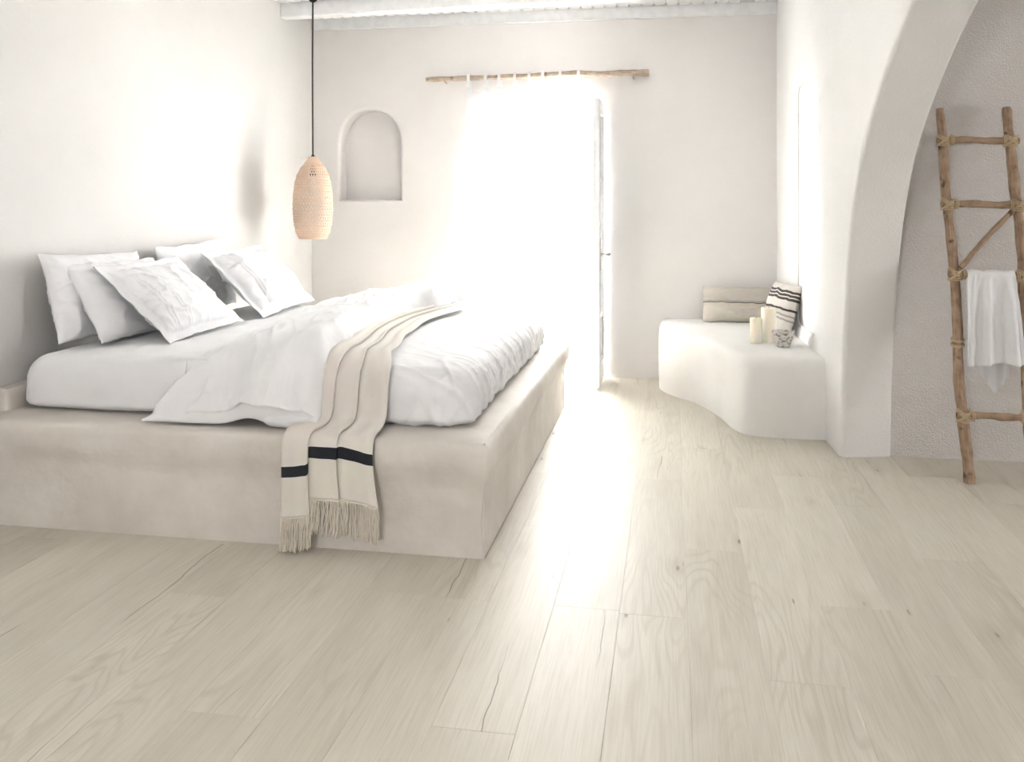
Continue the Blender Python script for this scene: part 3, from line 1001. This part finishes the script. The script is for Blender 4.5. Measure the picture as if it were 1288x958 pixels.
# ------------------------------------------------------------------ pillows
def pillow_geo(w, h, t, seed, flange=0.0, tucks=(), cross=(), n=56, pinch=0.06, crease=0.008, slump=0.0):
    """pillow standing in its own x (width) / z (height) plane, thickness along y; front is -y"""
    def pt(u, v, s):
        a, b = 2*u-1, 2*v-1
        # edges bow inwards between the ears
        x = a*w/2*(1-pinch*(1-b*b)*abs(a)**3*0.8)
        z = b*h/2*(1-pinch*(1-a*a)*abs(b)**3*1.0)
        fx, fz = 1-2*flange/w, 1-2*flange/h
        p_, q_ = min(1, abs(a)/fx), min(1, abs(b)/fz)
        prof_ = (max(0, 1-p_**2.6)*max(0, 1-q_**2.6))**0.52
        y = prof_*t/2
        wr = 0.0
        if prof_ > 0:
            wr = crease*ridge(a*1.9+seed, b*2.1+0.4*a, seed*1.3)*min(1, prof_*2.5) + crease*0.5*ridge(a*4.5+b*2+seed, b*3.6, seed)*(1-0.5*prof_)
            wr += 0.012*fbm(a*1.3+seed, b*1.3, s*3.0+seed, 2)*prof_
        else:
            wr = 0.0
        y = y+wr
        for c in tucks:
            y += 0.007*math.exp(-((a-c-0.01*fbm(b*2, c*9, seed, 2))/0.014)**2)*(0.35+0.65*min(1, prof_*3))
        for c in cross:
            y += 0.006*math.exp(-((b-c-0.02*fbm(a*2, c*9, seed, 2))/0.014)**2)*min(1, prof_*3)
        wave = 0.010*fbm(a*2.2+seed, b*2.2, 7.7, 2)*max(p_, q_)**4 if flange else 0.004*fbm(a*2+seed, b*2, 3.3, 1)*max(p_, q_)**4
        x += 0.006*fbm(b*3+seed, a, 1.0, 2); z += 0.007*fbm(a*3+seed, b, 2.0, 2)-slump*(1-b)*0.0
        return Vector((x, -s*max(y, 0.0016)+wave, z))
    Vf, Ff, UV = grid(n, n, lambda u, v: pt(u, v, 1))
    Vb, Fb, _ = grid(n, n, lambda u, v: pt(u, v, -1))
    o_ = len(Vf)
    F = Ff+[tuple(reversed([i+o_ for i in f])) for f in Fb]
    rim = list(range(n))+[j*n+n-1 for j in range(1, n)]+[(n-1)*n+i for i in range(n-2, -1, -1)]+[j*n for j in range(n-2, 0, -1)]
    for a, b in zip(rim, rim[1:]+rim[:1]): F.append((a, b, b+o_, a+o_))
    return Vf+Vb, F, UV+UV
def put_pillow(name, label, cat, geo, mat, loc, lean, yaw, roll=0.0, group=None):
    """loc = middle of the bottom edge; yaw turns the front (-y) about z; lean tips the top backwards"""
    V, F, UV = geo
    zmin = min(v.z for v in V)
    mtx = Matrix.Rotation(yaw, 4, 'Z') @ Matrix.Rotation(-lean, 4, 'X') @ Matrix.Rotation(roll, 4, 'Y')
    W = [mtx @ (v-Vector((0, 0, zmin))) for v in V]
    lo = min(v.z for v in W)
    W = [v-Vector((0, 0, lo)) for v in W]
    o = obj(name, (W, F), mat, smooth=True, sharp=0, uvs=UV)
    o.location = loc
    tag(o, label, cat, group)
    return o
E_ = R(90)     # front faces +x: -y rotated by +90 deg about z is +x
put_pillow('pillow', 'plain white pillow standing upright against the wall with two pillows stacked in front', 'pillow',
           pillow_geo(0.70, 0.395, 0.10, 1.0, crease=0.010), M['pillow'], (-2.535, 3.70, 0.637), R(16), E_, R(2), 'pillows on the bed')
put_pillow('pillow', 'plain white pillow sandwiched between an upright plain one and a flanged one', 'pillow',
           pillow_geo(0.68, 0.40, 0.10, 4.0, crease=0.010), M['pillow'], (-2.400, 3.79, 0.637), R(31), E_, R(1.5), 'pillows on the bed')
put_pillow('pillow', 'plain white pillow against the wall, mostly hidden behind the flanged pillows', 'pillow',
           pillow_geo(0.72, 0.40, 0.115, 7.0), M['pillow'], (-2.56, 4.60, 0.637), R(13), E_, R(-2.0), 'pillows on the bed')
put_pillow('pillow', 'white flanged pillow with tucked seams leaning on two plain pillows', 'pillow',
           pillow_geo(0.70, 0.50, 0.135, 12.0, flange=0.045, tucks=(-0.66, -0.60, -0.36, -0.30), cross=(0.05,), n=96, crease=0.013), M['pillow'],
           (-2.170, 3.93, 0.637), R(48), E_, R(-1), 'pillows on the bed')
put_pillow('pillow', 'white flanged pillow with tucked seams nearest the hanging lamp', 'pillow',
           pillow_geo(0.74, 0.50, 0.16, 21.0, flange=0.045, tucks=(-0.62, -0.56, 0.26, 0.32, 0.50, 0.56), n=96, crease=0.013), M['pillow'],
           (-2.165, 4.84, 0.637), R(46), E_, R(-2), 'pillows on the bed')

# ------------------------------------------------------------------ masonry bench
bl = spline([(-0.085, 6.474, 0), (-0.086, 6.30, 0), (-0.072, 6.09, 0), (0.015, 5.90, 0), (0.135, 5.74, 0), (0.225, 5.53, 0), (0.29, 5.32, 0), (0.335, 5.11, 0), (0.40, 4.985, 0), (0.52, 4.945, 0), (0.66, 4.938, 0), (0.805, 4.945, 0)], 90)
def bench():
    prof = [(0, 0), (0, 0.1), (0, 0.25), (0, 0.36), (0.003, 0.385), (0.010, 0.405), (0.022, 0.420), (0.04, 0.428), (0.065, 0.431)]
    pts = [Vector((p.x, p.y)) for p in bl]
    nor = []
    for i in range(len(pts)):
        t = (pts[min(i+1, len(pts)-1)]-pts[max(i-1, 0)]).normalized()
        nor.append(Vector((t.y, -t.x)))      # to the right of travel
    c = Vector((0.5, 6.0))
    V, F = [], []
    k = len(pts)+2
    for ins, z in prof:
        for i, p in enumerate(pts):
            nn = nor[i] if (nor[i].dot(c-p) > 0) else -nor[i]
            d = 0.010*fbm(p.x*3, p.y*3, z*3+4, 2)*min(1, z*8)
            q = p+nn*(ins-d)
            q.y = min(q.y, YB); q.x = min(q.x, xr(q.y))
            V.append((q.x, q.y, z+(0.004*fbm(p.x*2, p.y*2, 8, 2) if z > 0.3 else 0)))
        V.append((xr(4.96)-0.0005, pts[-1].y+ins, z)); V.append((xr(YB)-0.0005, YB-0.0005, z))
    for j in range(len(prof)-1):
        for i in range(k):
            i2 = (i+1) % k
            F.append((j*k+i, j*k+i2, (j+1)*k+i2, (j+1)*k+i))
    F.append(tuple(range((len(prof)-1)*k, len(prof)*k)))
    F.append(tuple(range(k-1, -1, -1)))
    return V, F
tag(obj('masonry_bench', bench(), M['bench_plaster'], smooth=True, sharp=50), 'white masonry corner bench with a curved front', 'bench')
ZB = 0.432

# ------------------------------------------------------------------ things on the bench
def linen_mat():
    m, nt, b = newmat('two_tone_linen')
    L = nt.links.new
    tc = N(nt, 'ShaderNodeTexCoord')
    sp = N(nt, 'ShaderNodeSeparateXYZ'); L(tc.outputs['UV'], sp.inputs[0])
    r = ramp(nt, [(0, (0.80, 0.74, 0.64)), (0.53, (0.10, 0.085, 0.075)), (0.555, (0.75, 0.70, 0.62)), (0.575, (0.24, 0.21, 0.19)), (0.59, (0.68, 0.63, 0.56))])
    r.color_ramp.interpolation = 'CONSTANT'
    L(sp.outputs['Y'], r.inputs['Fac'])
    n1 = N(nt, 'ShaderNodeTexNoise'); n1.inputs['Scale'].default_value = 160; n1.inputs['Detail'].default_value = 3
    mp = N(nt, 'ShaderNodeMapping'); mp.inputs['Scale'].default_value = (0.15, 1, 1.2)
    L(tc.outputs['Object'], mp.inputs['Vector']); L(mp.outputs['Vector'], n1.inputs['Vector'])
    mi = N(nt, 'ShaderNodeMix', data_type='RGBA', blend_type='MULTIPLY'); mi.inputs['Factor'].default_value = 0.35
    L(r.outputs['Color'], mi.inputs['A']); L(n1.outputs['Color'], mi.inputs['B'])
    L(mi.outputs['Result'], b.inputs['Base Color'])
    b.inputs['Roughness'].default_value = 0.95
    return m
def stripe_mat():
    m, nt, b = newmat('striped_linen')
    L = nt.links.new
    tc = N(nt, 'ShaderNodeTexCoord')
    sp = N(nt, 'ShaderNodeSeparateXYZ'); L(tc.outputs['UV'], sp.inputs[0])
    cr, dk, gy = (0.70, 0.66, 0.61), (0.075, 0.06, 0.055), (0.40, 0.37, 0.35)
    stops = [(0.0, cr), (0.29, gy), (0.325, cr), (0.37, gy), (0.405, cr), (0.47, dk), (0.515, cr), (0.67, dk), (0.72, cr), (0.745, dk), (0.79, cr), (0.815, dk), (0.86, cr)]
    r = ramp(nt, stops)
    r.color_ramp.interpolation = 'CONSTANT'
    L(sp.outputs['Y'], r.inputs['Fac'])
    L(r.outputs['Color'], b.inputs['Base Color'])
    n1 = N(nt, 'ShaderNodeTexNoise'); n1.inputs['Scale'].default_value = 300
    L(tc.outputs['Object'], n1.inputs['Vector'])
    bp = N(nt, 'ShaderNodeBump'); bp.inputs['Strength'].default_value = 0.3; bp.inputs['Distance'].default_value = 0.003
    L(n1.outputs['Fac'], bp.inputs['Height']); L(bp.outputs['Normal'], b.inputs['Normal'])
    b.inputs['Roughness'].default_value = 0.95
    return m
put_pillow('lumbar_cushion', 'long two-tone linen lumbar cushion with a dark seam line on the bench', 'cushion',
           pillow_geo(0.50, 0.245, 0.12, 31.0, pinch=0.015, crease=0.003, n=48), linen_mat(), (0.463, 6.335, ZB), R(12), 0.0, R(0.4))
put_pillow('striped_cushion', 'small cream cushion with dark stripes leaning in the bench corner', 'cushion',
           pillow_geo(0.31, 0.33, 0.12, 44.0, pinch=0.05, crease=0.004, n=48), stripe_mat(), (0.635, 5.83, ZB), R(17), R(-66), R(2))
def wax_mat():
    m, nt, b = newmat('ivory_wax')
    tc = N(nt, 'ShaderNodeTexCoord'); n1 = N(nt, 'ShaderNodeTexNoise'); n1.inputs['Scale'].default_value = 12
    nt.links.new(tc.outputs['Object'], n1.inputs['Vector'])
    r = ramp(nt, [(0.3, (0.93, 0.85, 0.70)), (0.7, (0.95, 0.89, 0.76))])
    nt.links.new(n1.outputs['Fac'], r.inputs['Fac']); nt.links.new(r.outputs['Color'], b.inputs['Base Color'])
    b.inputs['Roughness'].default_value = 0.45
    b.inputs['Subsurface Weight'].default_value = 0.35
    b.inputs['Subsurface Radius'].default_value = (0.03, 0.02, 0.01)
    b.inputs['Subsurface Scale'].default_value = 0.5
    return m
WAX = wax_mat()
def candle(x, y, r, h, label):
    pr = [(r-0.001, 0), (r, 0.003), (r, h*0.5), (r-0.0005, h-0.006), (r-0.002, h-0.002), (r-0.006, h), (r-0.012, h-0.002), (r*0.4, h-0.007), (0.0005, h-0.008)]
    root = obj('pillar_candle', lathe(pr, 36), WAX, smooth=True, sharp=50)
    root.location = (x, y, ZB)
    obj('wick', tube([(0, 0, h-0.010), (0.001, 0, h), (0.003, 0.001, h+0.006)], 0.0012, 6), M['black'], root)
    tag(root, label, 'candle')
candle(0.490, 5.435, 0.036, 0.148, 'short ivory pillar candle on the bench')
candle(0.568, 5.490, 0.044, 0.205, 'tall ivory pillar candle on the bench')
def bowl():
    n, V, F = 40, [], []
    prof = [(0.030, 0.0), (0.036, 0.004), (0.046, 0.035), (0.056, 0.068), (0.0615, 0.088), (0.0605, 0.093), (0.054, 0.092), (0.050, 0.080), (0.040, 0.035), (0.02, 0.022), (0.001, 0.02)]
    for i, (r, z) in enumerate(prof):
        for k in range(n):
            a = 2*PI*k/n
            rr = r*(1+0.05*math.cos(4*a+0.4)*(1 if i < 8 else 0.5)+0.05*fbm(math.cos(a)*1.7, math.sin(a)*1.7, z*20, 3))
            V.append((rr*math.cos(a), rr*math.sin(a), z if i in (0,) else z+0.004*fbm(math.cos(a)*2, math.sin(a)*2, 3, 2)*min(1, z*20)))
    for i in range(len(prof)-1):
        for k in range(n):
            k2 = (k+1) % n
            F.append((i*n+k, i*n+k2, (i+1)*n+k2, (i+1)*n+k))
    F.append(tuple(range(n-1, -1, -1))); F.append(tuple(range((len(prof)-1)*n, len(prof)*n)))
    return V, F
def bowl_mat():
    m, nt, b = newmat('whitewashed_worn_wood')
    L = nt.links.new
    tc = N(nt, 'ShaderNodeTexCoord')
    n1 = N(nt, 'ShaderNodeTexNoise'); n1.inputs['Scale'].default_value = 38; n1.inputs['Detail'].default_value = 4
    mp = N(nt, 'ShaderNodeMapping'); mp.inputs['Scale'].default_value = (1, 1, 1.7)
    L(tc.outputs['Object'], mp.inputs['Vector']); L(mp.outputs['Vector'], n1.inputs['Vector'])
    r = ramp(nt, [(0.34, (0.22, 0.19, 0.16)), (0.44, (0.55, 0.51, 0.46)), (0.52, (0.72, 0.69, 0.65))])
    L(n1.outputs['Fac'], r.inputs['Fac']); L(r.outputs['Color'], b.inputs['Base Color'])
    bp = N(nt, 'ShaderNodeBump'); bp.inputs['Strength'].default_value = 0.5; bp.inputs['Distance'].default_value = 0.004
    L(n1.outputs['Fac'], bp.inputs['Height']); L(bp.outputs['Normal'], b.inputs['Normal'])
    b.inputs['Roughness'].default_value = 0.85
    return m
bo = obj('rustic_bowl', bowl(), bowl_mat(), smooth=True, sharp=60)
bo.location = (0.632, 5.315, ZB)
tag(bo, 'small whitewashed rustic bowl with worn dark patches beside the candles', 'bowl')

# ------------------------------------------------------------------ pendant lamp
LX, LY = -2.372, 5.65
lamp = empty('pendant_lamp', (LX, LY, 1.022))
tag(lamp, 'woven blond rattan pendant lamp hanging on a black cord', 'lamp')
H = 0.545
sprof = [(0.0, 0.088), (0.012, 0.098), (0.05, 0.113), (0.12, 0.126), (0.20, 0.131), (0.28, 0.129), (0.36, 0.120), (0.42, 0.106), (0.47, 0.083), (0.505, 0.055), (0.530, 0.036), (0.545, 0.030)]
def srad(z): return lerp_tab([(a, b) for a, b in sprof], z)
def sramp(z):
    k = z/H*15
    return srad(z)*(1+0.045*(abs(math.sin(PI*k))-0.5))
def ribbon(pts, nrm, w):
    V, F = [], []
    for i, p in enumerate(pts):
        t = (pts[min(i+1, len(pts)-1)]-pts[max(i-1, 0)]).normalized()
        s = t.cross(nrm[i]).normalized()*w/2
        nn = nrm[i]*0.0008
        V += [p-s-nn, p+s-nn, p+s+nn, p-s+nn]
    for i in range(len(pts)-1):
        for k in range(4):
            a, b = i*4+k, i*4+(k+1) % 4
            F.append((a, b, b+4, a+4))
    F += [(0, 1, 2, 3), tuple(range(len(V)-4, len(V)))]
    return V, F
G = []
NS = 40
for fam in (1, -1):
    for k in range(NS):
        pts, nr = [], []
        for i in range(37):
            t = i/36
            z = 0.004+t*(H-0.008)
            a = 2*PI*k/NS+fam*t*2.2
            r = sramp(z)+0.0009*fam*math.cos(PI*i+k*PI)
            pts.append(Vector((r*math.cos(a), r*math.sin(a), z))); nr.append(Vector((math.cos(a), math.sin(a), 0)))
        G.append(ribbon(pts, nr, 0.0068 if True else 0))
shade = obj('shade', join(*G), M['rattan'], lamp, smooth=False)
G = []
for i in range(16):
    z = 0.004+(H-0.008)*i/15
    r = srad(z)*1.0
    G.append(tube([(r*math.cos(2*PI*k/40), r*math.sin(2*PI*k/40), z) for k in range(41)], 0.0028, 5, False))
for z, q in ((0.002, 0.005), (H-0.002, 0.005)):
    r = srad(z)
    G.append(tube([(r*math.cos(2*PI*k/40), r*math.sin(2*PI*k/40), z) for k in range(41)], q, 6, False))
obj('hoop', join(*G), M['rattan'], shade, smooth=True)
obj('loose_strand', tube([(-0.03, 0, H-0.003), (-0.06, -0.005, H-0.006), (-0.088, -0.008, H-0.008)], 0.0013, 5), M['rattan'], shade, smooth=True)
obj('cap', lathe([(0.032, H-0.003), (0.030, H+0.003), (0.012, H+0.005), (0.009, H+0.016), (0.004, H+0.018)], 20), M['black'], lamp, smooth=True)
obj('socket', lathe([(0.019, H-0.13), (0.021, H-0.12), (0.021, H-0.075), (0.012, H-0.06), (0.006, H-0.055), (0.006, H)], 18), M['black'], lamp, smooth=True)
def bulb_mat():
    m, nt, b = newmat('unlit_opal_bulb')
    tc = N(nt, 'ShaderNodeTexCoord'); n1 = N(nt, 'ShaderNodeTexNoise'); nt.links.new(tc.outputs['Object'], n1.inputs['Vector'])
    r = ramp(nt, [(0.3, (0.80, 0.79, 0.76)), (0.7, (0.83, 0.82, 0.80))])
    nt.links.new(n1.outputs['Fac'], r.inputs['Fac']); nt.links.new(r.outputs['Color'], b.inputs['Base Color'])
    b.inputs['Roughness'].default_value = 0.2
    return m
obj('bulb', lathe([(0.001, H-0.245), (0.018, H-0.24), (0.029, H-0.22), (0.031, H-0.20), (0.026, H-0.17), (0.015, H-0.14), (0.013, H-0.125)], 20), bulb_mat(), lamp, smooth=True)
ct = ZC-1.022
obj('cord', tube([(0, 0, H+0.01), (-0.002, 0, H+0.35), (-0.003, 0, ct-0.45), (0.0, 0, ct-0.03)], 0.0058, 8), M['black'], lamp, smooth=True)
obj('ceiling_rose', lathe([(0.001, ct-0.062), (0.014, ct-0.060), (0.026, ct-0.050), (0.032, ct-0.033), (0.030, ct-0.015), (0.022, ct)], 24), M['black'], lamp, smooth=True)

# ------------------------------------------------------------------ curtain rod and curtain
YR = 6.425
rp = spline([(-1.803, YR, 2.180), (-1.60, YR, 2.183), (-1.35, YR, 2.184), (-1.10, YR, 2.186), (-0.90, YR, 2.190), (-0.70, YR, 2.197), (-0.50, YR, 2.187), (-0.32, YR, 2.192), (-0.160, YR, 2.190)], 60)
rod = pole('curtain_rod', rp, [0.017+0.007*i/59+0.0016*math.sin(i*0.7) for i in range(60)], M['rod'], n=14, wob=0.25, seed=2)
tag(rod, 'crooked driftwood curtain rod above the doorway', 'curtain rod')
for x in (-1.66, -0.27):
    obj('peg', tube([(x, YB+0.01, 2.155), (x, YR-0.02, 2.163), (x, YR-0.03, 2.18)], 0.006, 8), M['rod'], rod, smooth=True)
def voile_mat():
    m, nt, b = newmat('white_voile')
    L = nt.links.new
    tc = N(nt, 'ShaderNodeTexCoord'); n1 = N(nt, 'ShaderNodeTexNoise'); n1.inputs['Scale'].default_value = 500
    L(tc.outputs['Object'], n1.inputs['Vector'])
    r = ramp(nt, [(0.3, (0.78, 0.785, 0.795)), (0.7, (0.81, 0.81, 0.81))]); L(n1.outputs['Fac'], r.inputs['Fac'])
    df = N(nt, 'ShaderNodeBsdfDiffuse'); tl = N(nt, 'ShaderNodeBsdfTranslucent'); tr = N(nt, 'ShaderNodeBsdfTransparent')
    L(r.outputs['Color'], df.inputs[0]); L(r.outputs['Color'], tl.inputs[0])
    m1 = N(nt, 'ShaderNodeMixShader'); m1.inputs[0].default_value = 0.45
    m2 = N(nt, 'ShaderNodeMixShader'); m2.inputs[0].default_value = 0.24
    L(df.outputs[0], m1.inputs[1]); L(tl.outputs[0], m1.inputs[2])
    L(m1.outputs[0], m2.inputs[1]); L(tr.outputs[0], m2.inputs[2])
    L(m2.outputs[0], nt.nodes['Material Output'].inputs['Surface'])
    return m
M['voile'] = voile_mat()
tabs = [-1.475, -1.347, -1.245, -1.128, -1.022, -0.922, -0.795, -0.662]
def top_drop(x):
    # scalloped dips between the tabs
    for a, b in zip(tabs, tabs[1:]):
        if a <= x <= b:
            t = (x-a)/(b-a)
            return 0.040*math.sin(PI*t)**0.8
    return 0.0
def curtain_pt(u, v):
    x = -1.492+(0.845)*u
    zt = 2.118-top_drop(x)
    z = zt+(0.035-zt)*v
    flare = v**0.7
    x2 = x-0.035*flare*(1-u)+0.03*flare*(u-0.2)
    y = YR-0.012-0.018*v+0.022*sm(0.0, 0.25, v)*math.sin(u*46+1.5*math.sin(u*9)+0.6*v)+0.010*math.sin(u*17+v*2)+0.006*fbm(x*7, z*2, 1, 2)
    return (x2, min(y, YB-0.012), z)
V, F, _ = grid(150, 70, curtain_pt)
cur = obj('curtain', (V, F), M['voile'], smooth=True, sharp=0)
tag(cur, 'sheer white tab-top curtain hanging in front of the bright doorway', 'curtain')
for x in tabs:
    zc = min(rp, key=lambda p: abs(p.x-x)).z
    def tab_pt(u, v, x=x, zc=zc):
        w = 0.024-0.004*math.sin(PI*v)
        a = -0.35*PI+1.7*PI*v
        L_ = 0.075
        if v < 0.3:
            t = v/0.3
            y, z = YR-0.029-0.0*t, 2.112+(zc-2.112)*t
        elif v < 0.7:
            a = PI*(v-0.3)/0.4
            y, z = YR-0.029*math.cos(a), zc+0.030*math.sin(a)
        else:
            t = (v-0.7)/0.3
            y, z = YR+0.029, zc+(2.112-zc)*t
        return (x+(u-0.5)*w*(1+0.8*(abs(v-0.5)*2)**4), y, z)
    V, F, _ = grid(5, 28, tab_pt)
    obj('tab', (V, F), M['towel'], cur, smooth=True, sharp=0)

# ------------------------------------------------------------------ ladder
lad = empty('driftwood_ladder', (1.45, 4.29, 0))
tag(lad, 'rustic driftwood ladder lashed with twine, leaning on the alcove wall', 'ladder')
LO = Vector((1.45, 4.29, 0))
def ly(z): return 4.29+0.345*z/1.715
def lp(pts): return [Vector((x, ly(z), z))-LO for x, z in pts]
left = [(1.314, 0.0), (1.309, 0.144), (1.302, 0.298), (1.296, 0.42), (1.297, 0.543), (1.305, 0.722), (1.304, 0.922), (1.299, 1.09), (1.289, 1.277), (1.288, 1.527), (1.285, 1.715)]
right = [(1.585, 0.0), (1.580, 0.15), (1.577, 0.30), (1.588, 0.6), (1.600, 0.9), (1.604, 1.09), (1.594, 1.314), (1.588, 1.542), (1.583, 1.715)]
def rail(pts, seed, r0, r1):
    P = spline([(p.x, p.y, p.z) for p in lp(pts)], 70)
    rad = [(r0+(r1-r0)*i/69)*(1+0.05*math.sin(i*0.5+seed)) for i in range(70)]
    rad[0] *= 0.9; rad[-1] *= 0.86
    return pole('rail', P, rad, M['ladder'], lad, n=16, wob=0.18, seed=seed)
rail(left, 3, 0.0245, 0.0205)
rail(right, 6, 0.0245, 0.0215)
def xat(pts, z):
    for (x0, z0), (x1, z1) in zip(pts, pts[1:]):
        if z0 <= z <= z1: return x0+(x1-x0)*(z-z0)/(z1-z0)
def lashing(x, z, seed, big=1.0, rung=True):
    rg = random.Random(seed)
    c = Vector((x, ly(z), z))-LO
    G = []
    # turns round the rail above and below the rung, then crossing turns over the joint
    for dz in (-0.021, -0.013, 0.011, 0.019):
        dz *= big
        P = []
        for k in range(25):
            a = 2*PI*k/24
            P.append(c+Vector((0.0275*math.cos(a), (-0.010+0.040*math.sin(a)) if rung else 0.0275*math.sin(a), dz+0.006*math.sin(a+rg.random()*0.2))))
        G.append(tube(P, 0.0027, 6, False))
    for s in (1, -1) if rung else ():
        for q in (0.0, 0.007, -0.006):
            P = []
            for k in range(21):
                t = k/20
                a = PI*t
                P.append(c+Vector((s*(-0.030+0.060*t)+q*0.5, -0.012-0.040*math.sin(a)**0.6, (-0.022+0.044*t+q)*big)))
            G.append(tube(P, 0.0027, 6, True))
    for dx in (0.030, 0.038) if rung else ():
        P = []
        for k in range(19):
            a = 2*PI*k/18
            P.append(c+Vector((dx*(1 if x < 1.45 else -1), -0.030+0.021*math.cos(a), 0.021*math.sin(a))))
        G.append(tube(P, 0.0026, 6, False))
    P = [c+Vector((-0.02, -0.045, -0.01)), c+Vector((-0.032, -0.05, -0.022)), c+Vector((-0.036, -0.045, -0.036+0.01*rg.random()))]
    if rung: G.append(tube(P, 0.0022, 5))
    obj('lashing', join(*G), M['twine'], lad, smooth=True, sharp=0)
RY = -0.026     # rungs are tied to the front of the rails
for i, z in enumerate((0.295, 0.615, 0.925, 1.252, 1.558)):
    if i == 1:
        lashing(xat(left, z), z, 31, 0.75, False)     # a twine repair on the rail alone
        continue
    xa, xb = xat(left, z), xat(right, z)
    dz = (0.004, 0.0, -0.005, -0.004, -0.006)[i]
    ex = 0.032
    P = spline([(xa-ex, ly(z)+RY, z), ((xa*2+xb)/3, ly(z)+RY+0.002, z+0.003+dz*0.3), ((xa+2*xb)/3, ly(z)+RY-0.002, z-0.002+dz*0.6), (xb+ex, ly(z)+RY, z+dz)], 24)
    pole('rung', [p-LO for p in P], [0.0165+0.0015*math.sin(k*0.6+i) for k in range(24)], M['ladder'], lad, n=12, wob=0.2, seed=10+i)
    lashing(xa, z, 30+i, 1.0 if i != 1 else 0.8); lashing(xb, z+dz, 50+i)
P = spline([(1.325, ly(0.95)-0.03, 0.955), (1.44, ly(1.08)-0.02, 1.085), (1.578, ly(1.225)-0.012, 1.225)], 20)
pole('brace', [p-LO for p in P], [0.0125+0.001*math.sin(k) for k in range(20)], M['ladder'], lad, n=10, wob=0.2, seed=17)

# ------------------------------------------------------------------ towel on the third rung
def towel():
    zr = 0.922
    yr = ly(zr)+RY
    nu, nv = 64, 90
    def pt(u, v):
        # v: 0 back hem -> over the rung -> 1 front hem
        lf, lb = 0.385, 0.50
        # the back hem drops to a point
        lbu = 0.545-0.13*abs(u-0.62)/0.62 - (0.02 if u < 0.2 else 0)
        lfu = 0.405-0.018*u+0.006*math.sin(u*9)
        tot = lbu+0.075+lfu
        s = v*tot
        wtop, wbot = 0.205, 0.262
        if s < lbu:
            t = s/lbu
            drop = (1-t)*lbu
            y, z = yr+0.023-(ly(zr)-ly(zr-drop))*0.55, zr-drop
            k = drop/0.55
            xx = 1.352+0.195*u
            xx = 1.352+0.02*k+(0.195-0.05*k)*u
            f = 0.010*math.sin(u*15+1)*min(1, drop*6)
            y += f*0.8+0.012*k
            # the leaning ladder leaves the back of the cloth hanging plumb
            return (xx, y, z)
        s -= lbu
        if s < 0.075:
            a = PI*(s/0.075)
            return (1.348+0.203*u, yr+0.023*math.cos(a), zr+0.0225*math.sin(a)+0.002*math.sin(u*14))
        s -= 0.075
        t = s/lfu
        w = wtop+(wbot-wtop)*t**0.8
        x0 = 1.347-0.034*t**0.8
        x = x0+w*u
        amp = 0.022*min(1, t*2.2)
        f = amp*(math.sin(u*16.5+0.7+0.5*t)*0.6+0.5*math.sin(u*29+2.0*t+2))+0.005*ridge(u*5, t*2+u*2, 3.0)
        x += 0.006*math.sin(u*22+t*2)*t
        y = yr-0.024-f-0.006*t
        y = min(y, yr-0.019)
        zz = zr-s+0.004*math.sin(u*13)*t
        y -= (ly(zr)-ly(zz))*1.02*sm(0, 0.3, t)
        return (x, y, zz)
    return grid(nu, nv, pt)
V, F, _ = towel()
tw = obj('towel', (V, F), M['towel'], smooth=True, sharp=0)
sd = tw.modifiers.new('thickness', 'SOLIDIFY'); sd.thickness = 0.003; sd.offset = 0
tag(tw, 'thin white muslin towel draped over the ladder rung', 'towel')
